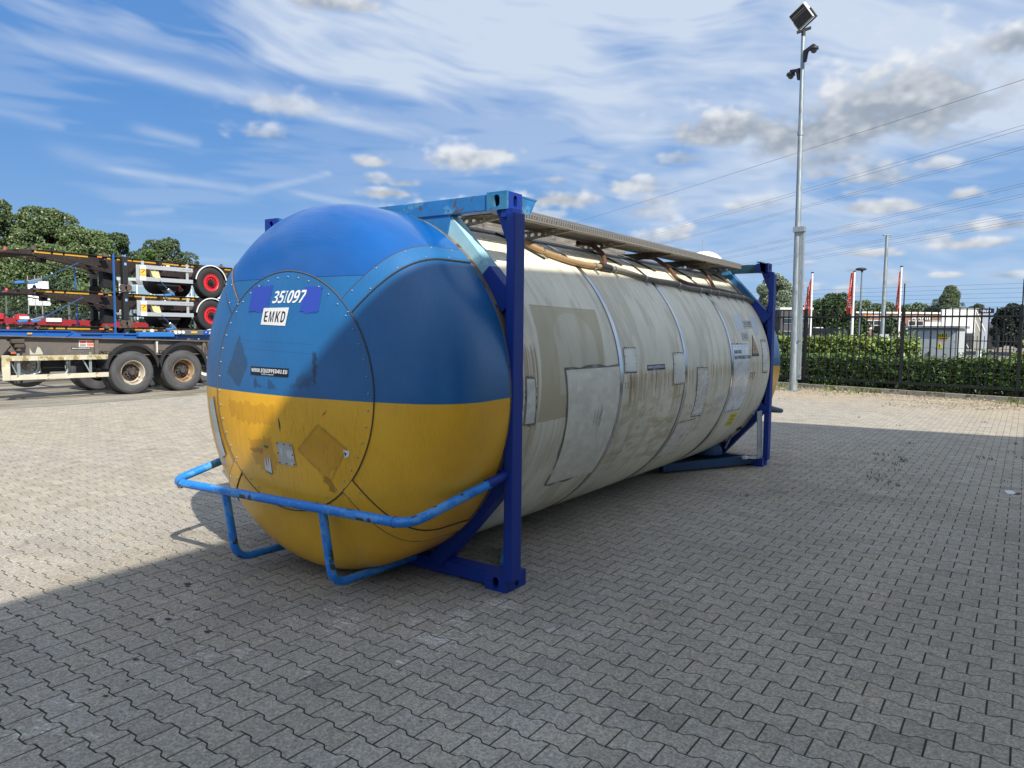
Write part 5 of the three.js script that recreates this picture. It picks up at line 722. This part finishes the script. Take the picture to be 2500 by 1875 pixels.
  part('leg', [RB(.18, 1.1, .18, [.8, .58, L(1.6)], undefined, .01), RB(.18, 1.1, .18, [-.8, .58, L(1.6)], undefined, .01), RB(.32, .04, .3, [.8, .03, L(1.6)]), RB(.32, .04, .3, [-.8, .03, L(1.6)])], MT.black, t);
}
// red chassis farther back
{
  const t = thing('red_chassis', 'dark red container chassis far behind the stack', 'container chassis', [-25, 0, -8]); const L = (z) => z + 8;
  for (const x of [1, -1]) part('main_beam', EXZ([[L(-3), 2.06], [L(-7.0), 1.98], [L(-11.5), 1.88], [L(-11.5), 1.7], [L(-3), 1.86]], x - .06, x + .06), MT.redPaint, t);
  part('front_box', [RB(.2, .2, .5, [1.05, 2.02, L(-6.3)], undefined, .02), RB(.2, .2, .35, [1.05, 2.0, L(-7.1)], undefined, .02)], M([.5, .03, .04], .5), t); part('plate', [B(.01, .1, .3, [1.16, 1.99, L(-7.15)]), B(.01, .12, .1, [1.16, 2.03, L(-6.1)]), B(.03, .14, .5, [1.1, 1.93, L(-8.1)])], MT.white, t);
  part('crossmember', [-4, -6, -8, -10].map((z) => B(2, .14, .14, [0, 1.85, L(z)])), MT.redPaint, t);
  for (const z of [-9.8, -11.1]) for (const s of [1, -1]) { const w = wheelParts(t, [s * 1.1, .52, L(z)], .52, .34, [MT.rubber, MT.redRim, MT.redRim, MT.black]); if (s < 0) w.rotation.y = Math.PI; }
  part('undercarriage', [B(1.4, .8, 3.2, [0, 1.3, L(-10.3)])], MT.dark, t); part('leg', [RB(.16, 1.8, .16, [.8, .93, L(-4.4)], undefined, .01), RB(.16, 1.8, .16, [-.8, .93, L(-4.4)], undefined, .01), RB(.3, .04, .3, [.8, .03, L(-4.4)]), RB(.3, .04, .3, [-.8, .03, L(-4.4)])], MT.black, t);
}
// fence, hedge and banners behind the trailers
{
  const a = V(-42, 0, -5.55), d = V(.8205, 0, -.5717), n = V(.5717, 0, .8205), black = M([.02, .028, .03], .5), t = thing('far_bar_fence', 'long dark bar fence far behind the parked trailers', 'fence', a.toArray(), null, Math.atan2(-d.z, d.x));
  const bar = new THREE.BoxGeometry(.03, 2.3, .02); for (let k = 0; k < 168; k++) { const m = part('bar', bar, black, t); m.position.set(k * .14, 1.3, 0); }
  for (const y of [.4, 2.2]) part('rail', B(23.6, .05, .03, [11.7, y, .025]), black, t);
  for (let k = 0; k < 9; k++) part('post', [B(.08, 2.5, .08, [k * 2.9 + .3, 1.25, -.03]), CY(.025, .025, 1.1, 8, [k * 2.9 + .3, 2.85, -.03])], M([.16, .17, .16], .5, .3), t);
  const hd = thing('hedge', 'dark hedge behind the far fence on the left', 'hedge', [0, 0, 0]), s = []; for (let i = 0; i < 5200; i++) { const u = rr(-8, 27), p = a.clone().addScaledVector(d, u).addScaledVector(n, -rr(1, 2.4)); s.push([p.x, Math.pow(rnd(), .7) * (1.9 + .4 * fbm(u * .7, 3)), p.z, .3 * rr(.6, 1.3)]); } leaves('foliage', s, [.022, .04, .02], hd); part('stem', [...Array(20)].map((_, i) => { const p = a.clone().addScaledVector(d, -8 + i * 1.8).addScaledVector(n, -1.7); return rod([p.x, 0, p.z], [p.x, 1.7, p.z], .03, 5); }), bark, hd);
  const bn = (u, w, label) => { const p = V(-40.07, 0, -14.35).addScaledVector(d, u), g = thing('banner', label, 'banner', p.toArray(), 'white lettered banners', Math.atan2(-d.z, d.x)); part('pole', CY(.025, .03, 4.4, 8, [-w / 2 - .03, 2.2, 0]), M([.3, .3, .28], .5), g); const cl = gridGeo(6, 10, (a, b) => [(a - .5) * w, 2.8 + b * 1.3, .05 * Math.sin(a * 5 + b * 3)]); part('cloth', cl, new THREE.MeshStandardMaterial({ side: THREE.DoubleSide, roughness: .7, map: labelTex(110, 256, '#eef0f2', (x) => { x.save(); x.translate(60, 128); x.rotate(-Math.PI / 2); squeeze(x, 'every', '62px sans-serif', -28, 0, 150, '#3a4048'); x.restore(); x.fillStyle = '#c9a23a'; x.fillRect(20, 200, 10, 30); }) }), g); };
  bn(-.36, .36, 'white banner with grey lettering, left one beyond the stack'); bn(.02, .36, 'white banner with grey lettering, middle one beyond the stack'); bn(.4, .38, 'white banner with grey lettering, right one beyond the stack');
}

// ------------------------------------------------------------------ beyond the fences: lamps, flags, wires, buildings, cars
const turnTo = (x, z) => Math.atan2(camera.position.x - x, camera.position.z - z);
{ // building to the right, behind the camera: its shade lies over the near yard
  const kx = SUN.x / SUN.y, kz = SUN.z / SUN.y, H = 8.5, c = [-1.83 + H * kx, -10.57 + H * kz];
  const t = thing('warehouse', 'pale warehouse beside the yard', 'warehouse', [c[0], 0, c[1]]); const clad2 = M('#ffffff', .6, 0, { map: wornTex('#efeee8', [226, 226, 220], null, .2) });
  const fp = [[0, 0], [.06 * 42, 42], [.06 * 42 + 30, 42 - 30 * .155], [30, -30 * .155]];
  const s = shapeOf(fp.map((p) => [p[0], -p[1]])); const w = new THREE.ExtrudeGeometry(s, { depth: H, bevelEnabled: false }); w.rotateX(-Math.PI / 2); part('wall', w, clad2, t);
  const rib = []; for (let k = 0; k < 56; k++) rib.push(B(.05, H - .1, .08, [.06 * (k * .75 + .3) - .02, H / 2, k * .75 + .3])); part('cladding_rib', rib, clad2, t);
  const r = new THREE.ExtrudeGeometry(s, { depth: .12, bevelEnabled: false }); r.rotateX(-Math.PI / 2); r.translate(0, H + .002, 0); part('roof', r, M('#6b6d70', .7), t);
  for (const z of [6, 14, 22]) { const d = part('roller_door', B(.08, 4.2, 4, [.06 * z - .05, 2.1, z]), M('#5b646c', .5), t); part('slat', [...Array(12)].map((_, i) => B(.03, .03, 3.9, [.06 * z - .1, .3 + i * .34, z])), M('#4a525a', .5), d); }
}
const flagTex = canvasTex(128, 512, (x) => { x.fillStyle = '#b8371c'; x.fillRect(0, 0, 128, 512); x.save(); x.translate(66, 290); x.rotate(-Math.PI / 2); x.textAlign = 'center'; x.textBaseline = 'middle'; squeeze(x, 'DCP', 'bold 84px sans-serif', -70, 0, 150, '#f2e6e0'); x.fillStyle = '#e9cfc4'; for (let k = 0; k < 8; k++) x.fillRect(24 + k * 24, -14 + (k % 3) * 2, 12, 26 - (k % 2) * 8); x.restore(); });
function flagpole(x, z, H, fl, label) { // fl: [top width, bottom width, top y, bottom y, side]
  const t = thing('flagpole', label, 'flagpole', [x, 0, z], 'white flagpoles with red flags', turnTo(x, z)); part('pole', [CY(.075, .12, H, 12, [0, H / 2, 0])], MT.white, t); part('cap', [CY(.14, .1, .08, 10, [0, H + .04, 0])], MT.black, t);
  part('flag', gridGeo(6, 16, (u, v) => { const y = lerp(fl[3], fl[2], v), w = lerp(fl[1], fl[0], v ** fl[5]) * fl[4]; return [(.08 + u * Math.abs(w)) * -1 * Math.sign(fl[4]) * (w < 0 ? 1 : 1), y - u * .06, .14 * Math.sin(v * 6 + u * 4)]; }), new THREE.MeshStandardMaterial({ map: flagTex, roughness: .7, side: THREE.DoubleSide }), t); return t; }
flagpole(-11.0, -61.5, 6.75, [.06, .46, 6.3, 3.35, 1, 1.6], 'white flagpole with a red flag blown against it, nearest the light mast');
flagpole(-8.1, -63.5, 6.9, [.2, .44, 6.85, 3.4, 1, 1], 'white flagpole whose red flag hangs full length with white lettering');
flagpole(-4.9, -65.8, 7.35, [.07, .27, 7.0, 3.7, 1, .9], 'white flagpole with a narrow folded red flag, in front of the thin mast');
{ const t = thing('street_lamp', 'thin dark street lamp with a small flat round head', 'street lamp', [-4.97, 0, -48.6]); part('pole', CY(.05, .075, 5.8, 10, [0, 2.9, 0]), M([.22, .26, .28], .5, .4), t); part('lamp_head', [xf(new THREE.SphereGeometry(.3, 18, 10), [-.06, 5.92, 0]).scale(1, 1, 1), CY(.09, .06, .14, 10, [0, 5.8, 0])].map((g, i) => { if (!i) { g.translate(0, -5.92, 0); g.scale(1.15, .36, 1.15); g.translate(0, 5.92, 0); } return g; }), M([.03, .035, .04], .5), t); }
{ const t = thing('thin_mast', 'tall plain galvanized mast between the flagpoles', 'mast', [-5.7, 0, -63]); part('pole', CY(.12, .2, 9.75, 14, [0, 4.87, 0]), MT.galv, t); part('cross_head', [B(.65, .08, .14, [0, 9.75, 0], [0, .6, 0]), B(.1, .16, .1, [-.22, 9.72, .15]), B(.1, .16, .1, [.22, 9.72, -.15])], MT.galv, t); }
{ // power lines strung between pylons that stand outside the view
  const wm = M([.22, .23, .25], .6, .3);
  const L = [[[-119.5, 30, -183.3], [2.3, 30, -97.1], .035], [[-122.5, 30, -227.2], [2.2, 30, -119.9], .05, .8], [[-113.7, 30, -238.3], [2.1, 30, -133.5], .052, .5], [[-91.2, 30, -263.7], [2, 30, -166.6], .058, .55], [[-98.2, 30, -283.5], [2, 30, -179.5], .06, .55], [[-96.8, 30, -309.2], [1.9, 30, -206.7], .066, .55], [[-86.2, 30, -314.8], [1.9, 30, -219.4], .07, .55]];
  const nm = ['topmost', 'second from the top', 'third from the top', 'middle', 'third from the bottom', 'second from the bottom', 'lowest'];
  L.forEach(([a, b, r, pair], i) => { const A = V(...a), Bv = V(...b), d = Bv.clone().sub(A), t = thing('power_line', `thin dark overhead power line across the sky, ${nm[i]} of the seven`, 'power line', [0, 0, 0], 'overhead power lines'); const s = A.clone().addScaledVector(d, -.9), e = Bv.clone().addScaledVector(d, .35);
    for (const o of pair ? [-pair / 2, pair / 2] : [0]) { const pts = []; for (let k = 0; k <= 24; k++) { const u = k / 24, p = s.clone().lerp(e, u); pts.push([p.x, p.y + 2.2 * ((u * 2.25 - .9) * (u * 2.25 - 1.9)) * .55 + o * (.6 + .1 * i), p.z]); } part('cable', pipe(pts, r * (pair ? .5 : .8), .6, 5, true), wm, t); } }); }
// buildings
function boxHouse(name, label, cat, [x, z], w, d, h, turn, wall, roofM) { const t = thing(name, label, cat, [x, 0, z], null, turn); part('wall', B(w, h, d, [0, h / 2, -d / 2]), wall, t); part('roof', B(w + .3, .25, d + .3, [0, h + .13, -d / 2]), roofM, t); return t; }
const winM = M([.03, .04, .05], .15), brickM = M('#ffffff', .85, 0, { map: canvasTex(256, 256, (x) => { x.fillStyle = '#8b7166'; x.fillRect(0, 0, 256, 256); for (let j = 0; j < 32; j++) for (let i = 0; i < 16; i++) { x.fillStyle = `rgba(${118 + rnd() * 40 | 0},${90 + rnd() * 28 | 0},${78 + rnd() * 26 | 0},.7)`; x.fillRect(i * 16 + (j % 2) * 8, j * 8, 15, 7); } }) });
{ const W = 18.5, t = boxHouse('brick_building', 'long low red-brown brick building with white trim beyond the road', 'building', [-13.9, -118.2], W, 14, 4.75, turnTo(-13.9, -118.2) * 0 + .57, brickM, M('#e6e4de', .6));
  for (let k = 0; k < 6; k++) { const f = part('window', B(2.2, .8, .1, [-W / 2 + 1.8 + k * 3.1, 3.35, .04]), M('#d8d6d0', .6), t); part('pane', [B(.95, .6, .06, [-W / 2 + 1.25 + k * 3.1, 3.35, .08]), B(.95, .6, .06, [-W / 2 + 2.35 + k * 3.1, 3.35, .08])], winM, f); }
  for (let k = 0; k < 3; k++) { const f = part('door', B(3.2, 2.3, .12, [-6 + k * 6.2, 1.15, .05]), M('#3a3f45', .5), t); part('panel', B(2.9, .5, .05, [-6 + k * 6.2, 1.5, .12]), M('#59636b', .4), f); }
  part('white_band', B(W, .3, .1, [0, 2.55, .06]), M('#d9d5cf', .6), t); const lt = EX([[0, 0], [.5, .6], [.7, .6], [.7, 0], [.5, 0], [.5, .15], [.28, .15], [.17, 0]], .06), lt2 = EX([[0, 0], [.16, .6], [.34, .3], [.52, .6], [.68, 0], [.54, 0], [.48, .3], [.34, .08], [.2, .3], [.14, 0]], .06);
  part('sign_lettering', [lt.clone().translate(4.2, 3.9, .05), lt2.clone().translate(5.0, 3.9, .05), lt2.clone().translate(5.75, 3.9, .05), B(.14, .6, .06, [6.6, 4.2, .08]), B(.14, .6, .06, [6.9, 4.2, .08])], MT.white, t, 'white slanted sign lettering'); part('orange_sign', B(.9, .4, .08, [-2.2, 4.3, .06]), M('#e08a2a', .5), t); part('sign_lettering', [0, 1, 2, 3].map((k) => B(.2, .26, .05, [-1.5 + k * .28, 4.35, .06])), MT.white, t); }
{ const t = boxHouse('dark_office', 'dark two-storey office building behind the light mast', 'building', [-18.0, -85], 3.4, 8, 4.4, .5, M('#4a4a4c', .6), M('#d8d8d4', .6)); for (let j = 0; j < 2; j++) { const f = part('window', B(2.9, .7, .08, [0, 1.6 + j * 1.5, .04]), M('#9aa4aa', .4), t); part('pane', [-1, 0, 1].map((k) => B(.85, .56, .06, [k * .95, 1.6 + j * 1.5, .07])), winM, f); } }
{ const t = thing('white_wall', 'large white board wall propped by slanting white struts', 'board wall', [-1.8, 0, -83.8], null, .6); part('frame', [B(3.5, .12, .12, [0, 4.25, -.06]), B(3.5, .12, .12, [0, 1.95, -.06]), ...[-1.7, -.85, 0, .85, 1.7].map((x) => B(.1, 4.2, .1, [x, 2.1, -.1]))], MT.alu, t); for (let k = 0; k < 4; k++) part('panel', B(.84, 2.25, .05, [-1.29 + k * .86, 3.1, 0]), M('#d6d6d4', .6), t); part('strut', [BB([1.72, 4.2, 0], [3.1, 2.1, -.6], .1, .1), BB([1.72, 3.2, 0], [2.6, 1.8, -.4], .08, .08), BB([-1.0, 2.0, .1], [-.4, .4, .6], .07, .07), BB([.2, 2.0, .1], [.8, .4, .6], .07, .07)], MT.white, t); part('side_wall', B(1.7, 1.0, .08, [-2.6, 2.5, -.1]), M('#eceae6', .6), t); }
{ const t = thing('grey_tower', 'grey concrete stair tower with lattice railing beside the sign', 'building', [-.3, 0, -104], null, .55); part('wall', [B(1.1, 5, 3, [-.7, 2.5, -1.5])], M('#8d8a84', .8), t); part('wing', [B(3.6, 2.7, 3, [3, 1.35, -1.5])], M('#8b8784', .8), t); part('roof', [B(3.8, .2, 3.2, [3, 2.85, -1.5]), B(1.6, .5, 2, [1.9, 3.05, -1])], M('#f0e6e2', .7), t); part('railing', [B(6.4, .06, .06, [-1.2, 4.95, .1]), B(6.4, .06, .06, [-1.2, 4.5, .1]), ...[...Array(12)].map((_, i) => B(.05, .5, .05, [-4.2 + i * .55, 4.7, .1]))], M([.3, .3, .3], .5), t); part('door', B(.55, 1.2, .08, [.0, 2.9, .04]), M([.05, .05, .05], .5), t); }
{ const t = thing('dealer_sign', 'dark blue sign board with white letters on a light grey pylon', 'sign', [-.28, 0, -97], null, .25); part('pylon', B(.6, 4.2, .3, [.25, 2.1, 0]), M('#a8aeb8', .5), t); part('board', B(1.5, .56, .2, [.3, 4.5, .05]), M('#0d1a38', .4), t); part('lettering', xf(new THREE.PlaneGeometry(1.36, .42), [.3, 4.49, .16]), printed(labelTex(256, 76, '#0d1a38', (x) => squeeze(x, 'VOLVO', 'bold 62px sans-serif', 112, 40, 190, '#f0f2f6'))), t, 'white letters VOLVO'); }
{ const p = [-33.2, -95.8], t = thing('domed_silo', 'white domed tank roof showing behind the walkway, with a thin aerial', 'silo', [p[0], 0, p[1]]), g = new THREE.SphereGeometry(2.55, 32, 16, 0, 6.283, 0, Math.PI / 2); g.scale(1, .72, 1); g.translate(0, 11.0, 0); part('dome', g, M('#f0f0ee', .6), t); part('wall', CY(2.5, 2.5, 11, 32, [0, 5.5, 0]), M('#dcdcd8', .6), t); part('aerial', [CY(.03, .03, 2.6, 6, [.5, 12.9, 2.2]), B(.3, .03, .03, [.6, 14.1, 2.2])], M([.3, .3, .3], .5), t); }
{ const t = boxHouse('glass_hall', 'pale blue-grey glazed hall behind the stacked chassis', 'building', [-53.5, -29.8], 7.5, 8, 5.3, 1.08, M('#93a3ad', .4), M('#aab2b6', .5)); for (let k = 0; k < 6; k++) { const f = part('window', B(1.1, 2.6, .06, [-3.1 + k * 1.24, 3.6, .03]), M('#7d95a4', .2), t); part('mullion', [B(.07, 3, .08, [-3.72 + k * 1.24, 3.6, .06]), B(1.2, .06, .08, [-3.1 + k * 1.24, 4.1, .06])], M('#e8ebec', .5), f); } part('railing', [B(7.4, .06, .06, [0, 4.15, .5]), ...[...Array(5)].map((_, i) => B(.08, 1.2, .08, [-3 + i * 1.5, 4.2, .5]))], MT.white, t); }
{ const t = thing('orange_sign', 'small orange and white sign high beside the light mast', 'sign', [-22.2, 0, -100.2], null, .3); part('pole', CY(.08, .1, 6.2, 8, [0, 3.1, -.1]), MT.alu, t); part('board', B(1.3, 1.0, .15, [0, 6.45, 0]), M('#ee8a1e', .5), t); part('white_panel', B(1.3, .35, .14, [0, 5.8, 0]), MT.white, t); }
// far fence and barrier along the road
{ const o = FA.clone().addScaledVector(FD, 0).addScaledVector(FN, -19.5), black = M([.03, .035, .04], .5), t = thing('road_fence', 'second dark bar fence along the far side of the footpath', 'fence', o.toArray(), null, fenceTurn), bar = new THREE.BoxGeometry(.03, 1.5, .03); for (let k = 0; k < 250; k++) { const m = part('bar', bar, black, t); m.position.set(-14 + k * .16, .95, 0); } for (const y of [.35, 1.45]) part('rail', B(41, .05, .04, [5.9, y, .02]), black, t); for (let k = 0; k < 14; k++) part('post', B(.08, 1.75, .08, [-14 + k * 3, .87, 0]), black, t);
  const g = thing('guard_rail', 'low dark guard rail beside the road', 'guard rail', FA.clone().addScaledVector(FN, -20.8).toArray(), null, fenceTurn); part('rail', [B(44, .2, .06, [8, .8, 0]), B(44, .1, .06, [8, .45, 0])], M([.08, .1, .12], .5, .3), g); part('post', [...Array(14)].map((_, i) => B(.1, .8, .1, [-12 + i * 3, .4, -.06])), black, g);
  const b = solo('white_bollard', [CY(.09, .09, 1.15, 12, [2.55, .57, -29.5])], MT.white, 'white bollard beyond the fence right of the cabinet', 'bollard'); const pt = thing('white_post', 'short white post left of the cabinet behind the hedge', 'post', [-.62, 0, -28.6]); part('post', B(.3, 1.75, .12, [0, .87, 0]), MT.white, pt); }
// cars
function car(x, z, turn, paint, label, van) { const t = thing(van ? 'parked_van' : 'parked_car', label, van ? 'van' : 'car', [x, 0, z], null, turn), P = M(paint, .3, .1), h = van ? 2.2 : 1.45;
  const bodyP = van ? [[-2.4, .35], [2.4, .35], [2.4, 1.0], [1.9, 1.2], [1.4, 2.15], [-2.35, 2.2], [-2.4, 2.0]] : [[-2.2, .35], [2.2, .35], [2.2, .75], [1.9, .85], [1.1, .95], [.5, 1.42], [-1.1, 1.45], [-1.9, 1.0], [-2.2, .95]];
  const g = EX(bodyP, 1.72, .03); g.translate(0, 0, -.86); part('body', g, P, t); const wp = van ? [[.6, 1.25], [1.75, 1.25], [1.38, 2.0], [.6, 2.0]] : [[-1.6, .98], [1.0, .98], [.48, 1.36], [-1.05, 1.38]]; const wg = EX(wp, 1.8); wg.translate(0, 0, -.9); part('window', wg, MT.glass, t);
  for (const a of [1.4, -1.4]) for (const s of [1, -1]) { const w = part('wheel', CY(.33, .33, .2, 18, [a, .33, s * .82], [Math.PI / 2, 0, 0]), MT.rubberNew, t); part('rim', CY(.2, .2, .02, 12, [a, .33, s * .925], [Math.PI / 2, 0, 0]), MT.alu, w); } part('headlight', [B(.06, .14, .3, [2.23, .68, .6]), B(.06, .14, .3, [2.23, .68, -.6])], MT.white, t); part('number_plate', B(.03, .12, .5, [-2.24, .6, 0]), MT.yellowStrip, t); return t; }
car(-16.6, -69.6, .9, '#20242a', 'dark car at the left end of the row beyond the hedge'); car(-14.9, -72.6, .9, '#15181c', 'black car parked just right of the light mast'); car(-13.2, -71.6, .5, '#23262b', 'dark hatchback between the first two flagpoles'); car(-9.6, -73.2, .62, '#c8ccd0', 'pale car seen through the road fence'); car(-6.2, -76.4, .6, '#8d98a6', 'blue-grey car beside the third flagpole'); car(-18.6, -71, .9, '#9aa4ac', 'silver car behind the tank end');
car(-11.6, -71.2, .6, '#16181c', 'black van parked behind the second flagpole', true); { const t = thing('fuel_totem', 'white upright totem beside the black van', 'totem', [-12.3, 0, -70.2], null, .4); part('body', RB(.85, 2.3, .5, [0, 1.15, 0], undefined, .04), MT.white, t); part('screen', B(.5, .5, .03, [0, 1.75, .26]), MT.black, t); }
// trees
const G1 = [.10, .145, .055], G2 = [.115, .165, .06], G3 = [.055, .09, .04], G4 = [.10, .14, .06], GB = 'large leafy trees behind the stacked chassis';
tree('leafy_tree', 'tall broad green tree at the left edge, its crown cut by the frame', [-84, -27], { h: 14.6, w: 12, base: .12, n: 16796, size: 0.31, tone: G1, k: 34 });
tree('leafy_tree', 'highest dark green tree above the upper gooseneck', [-79, -31.5], { h: 13.6, w: 10, base: .1, n: 16796, size: 0.31, tone: G1, k: 34 });
tree('leafy_tree', 'rounded green tree sloping down right of the highest one', [-74.5, -33.2], { h: 11.4, w: 7.5, base: .1, n: 11628, size: 0.28, tone: G2, k: 30 });
tree('leafy_tree', 'mid green tree standing low in front of the highest one', [-68, -26.5], { h: 8.6, w: 9, base: .08, n: 11628, size: 0.25, tone: G2, k: 30 });
tree('leafy_tree', 'dark tree behind the middle gooseneck', [-66, -30.5], { h: 7.2, w: 8, base: .06, n: 10336, size: 0.25, tone: G3, k: 30 });
tree('poplar_tree', 'lighter open-crowned tree right of the green mass, sky showing through', [-78.2, -38.2], { h: 12.2, w: 6.2, base: .16, n: 6783, size: 0.25, tone: [.075, .115, .05], k: 24, form: 'tall' });
tree('poplar_tree', 'narrow bright green tree behind the landing leg', [-74.5, -39.5], { h: 10.2, w: 5, base: .12, n: 7106, size: 0.23, tone: [.075, .14, .03], k: 22, form: 'tall' });
tree('poplar_tree', 'separate open tree above the upper side guard', [-88, -49], { h: 13, w: 8, base: .3, n: 7429, size: 0.29, tone: [.075, .11, .045], k: 24 });
tree('poplar_tree', 'small thin tree between the two open trees', [-83, -44.6], { h: 9.8, w: 4.6, base: .2, n: 2907, size: 0.25, tone: [.07, .105, .045], k: 16 });
tree('low_tree', 'low tree seen under the upper chassis behind the landing legs', [-58, -26.8], { h: 5.4, w: 6.5, base: .05, n: 5814, size: 0.21, tone: G2, k: 22 });
tree('low_tree', 'low dark tree seen below the middle chassis', [-62, -24.0], { h: 5.2, w: 9, base: .03, n: 7106, size: 0.23, tone: G3, k: 22 });
tree('willow_tree', 'pale grey-green willow showing behind the far corner post', [-21.4, -88.7], { h: 8.9, w: 5.6, base: .05, n: 16796, size: 0.20, tone: [.2, .25, .16], k: 34 });
tree('maple_tree', 'large open tree standing above the white board wall', [-7.4, -146.5], { h: 10.3, w: 9.4, base: .08, n: 13566, size: 0.20, tone: [.12, .16, .075], k: 34, form: 'cone' });
tree('maple_tree', 'small tree right of the large open one', [-3.4, -149.5], { h: 7.3, w: 4.6, base: .1, n: 3230, size: 0.23, tone: [.08, .11, .05], k: 20 });
tree('holly_tree', 'dark round tree between the sign and the right end of the fence', [2.95, -68.2], { h: 4.25, w: 2.5, base: .22, n: 11628, size: 0.20, tone: [.018, .03, .022], k: 30 });
const far = [[-28.6, -144.5, 7.6, 9, G1, 'green tree behind the first flagpole'], [-25.6, -147, 7.6, 7, G2, 'green tree left of the second flagpole'], [-21.6, -149.6, 7.7, 8, G2, 'green tree between the second flagpole and the street lamp'], [-18.3, -152, 7.4, 7, G1, 'green tree right of the street lamp'], [-15.6, -154, 6.9, 6, G2, 'green tree behind the thin mast'], [-13.4, -155.5, 7.4, 6.5, [.09, .13, .05], 'yellow-green tree right of the third flagpole'], [-10.4, -150, 6.6, 5.5, G1, 'dark tree left of the white board wall'], [-34, -140, 7, 9, G1, 'green tree beside the willow']];
for (const [x, z, h, w, tone, label] of far) tree('roadside_tree', label + ' beyond the brick building', [x, z], { h, w, base: .12, n: 2400, size: .42, tone, k: 24 }, 'trees behind the brick building');
tree('garden_tree', 'dark green tree in front of the brick building behind the first flag', [-17.0, -100.5], { h: 6.6, w: 6.4, base: .08, n: 2600, size: .45, tone: [.05, .09, .025], k: 26 });
tree('garden_tree', 'small dark tree against the brick wall between the first two flags', [-14.2, -101.5], { h: 3.9, w: 2.6, base: .08, n: 900, size: .36, tone: G3, k: 18 });
tree('garden_tree', 'small dark tree against the brick wall beside the street lamp', [-11.2, -108], { h: 4.0, w: 3.6, base: .08, n: 1200, size: .4, tone: G3, k: 18 });
// dry grass, weeds, litter
{
  const bl = (() => { const p = []; const save = seed; seed = 21; for (let i = 0; i < 9; i++) { const a = rr(0, 6.28), L = rr(.6, 1), lean = rr(.2, .8), w = .05, dx = Math.cos(a), dz = Math.sin(a); p.push(-dz * w, 0, dx * w, dz * w, 0, -dx * w, dx * lean, L, dz * lean); } seed = save; const g = new THREE.BufferGeometry(); g.setAttribute('position', new THREE.Float32BufferAttribute(p, 3)); g.setAttribute('uv', new THREE.Float32BufferAttribute(new Array(p.length / 3 * 2).fill(0), 2)); g.computeVertexNormals(); return g; })();
  const tuft = (name, spots, tone, label, mat) => { const m = new THREE.InstancedMesh(bl, mat, spots.length), q = new THREE.Quaternion(), c = new THREE.Color(); spots.forEach(([x, z, s, f], i) => { q.setFromEuler(new THREE.Euler(f ? rr(-1.2, 1.2) : rr(-.2, .2), rr(0, 6.28), f ? rr(-1.2, 1.2) : 0)); m.setMatrixAt(i, new THREE.Matrix4().compose(V(x, 0, z), q, V(s, s * (f ? .5 : 1), s))); const k = rr(.7, 1.3); m.setColorAt(i, c.setRGB(tone[0] * k, tone[1] * k, tone[2] * k)); }); m.name = name; m.castShadow = m.receiveShadow = true; scene.add(m); tag(m, label, null, null, 'stuff'); };
  const s = []; for (let i = 0; i < 6000; i++) { const u = rr(-6, 10.5), v = Math.pow(rnd(), 1.7) * 5.5 * (1.1 - .5 * sm(2, 7, u)); if (fbm(u * .9, v * 1.4, 3) < .38 + v * .03) continue; const p = onFence(u, 0, .05 + v); s.push([p[0], p[2], rr(.04, .12), 1]); } tuft('dry_grass', s, [.38, .33, .22], 'dry straw scattered over the pavers below the kerb', leafPlain);
  const g = []; for (let i = 0; i < 900; i++) { const u = rr(-5, 10.5); if (fbm(u * 1.6, 9, 3) < .45) continue; const p = onFence(u, 0, Math.pow(rnd(), 2) * 1.1); g.push([p[0], p[2], rr(.06, .2), 0]); } tuft('weeds', g, [.20, .24, .09], 'thin pale weeds along the kerb', leafPlain);
  const w = []; for (const [x, z] of [[2.57, -5.94], [2.58, -6.21], [2.68, -6.07], [2.76, -5.71], [2.87, -5.53], [2.66, -5.77], [2.68, -7.78], [2.68, -7.45], [2.73, -7.59], [2.48, -7.87], [2.54, -8.44], [2.68, -7.1], [2.34, -7.86], [2.44, -7.35], [3.95, -9.35], [4.01, -10.49], [3.58, -8.5], [3.66, -8.51], [3.71, -8.46], [4.06, -8.83], [3.93, -6.69], [2.74, -6.65], [1.65, -3.95], [2.59, -9.41], [2.1, -11.9], [1.2, -12.9], [3.4, -13.6]]) for (let k = 0; k < 4; k++) w.push([x + rr(-.06, .06), z + rr(-.04, .04), rr(.025, .06), 0]); for (let k = 0; k < 170; k++) { const x = rr(1.6, 3.2), z = rr(-9.5, -4.5); w.push([X0 + Math.round((x - X0) / PX) * PX + rr(-.1, .1), Z0 + (Math.round((z - Z0) / PZ) + .5) * PZ, rr(.008, .03), 0]); } tuft('joint_weeds', w, [.13, .14, .06], 'small green weeds in the paver joints', leafPlain);
  solo('paper_scrap', gridGeo(4, 3, (u, v) => [3.94 + u * .14, .012 + .02 * Math.sin(u * 5 + v * 3), -5.98 + v * .08]), M('#e6e6e2', .7, 0, { side: THREE.DoubleSide }), 'small white scrap of paper on the pavers near the right edge', 'litter');
}
renderer.render(scene, camera);
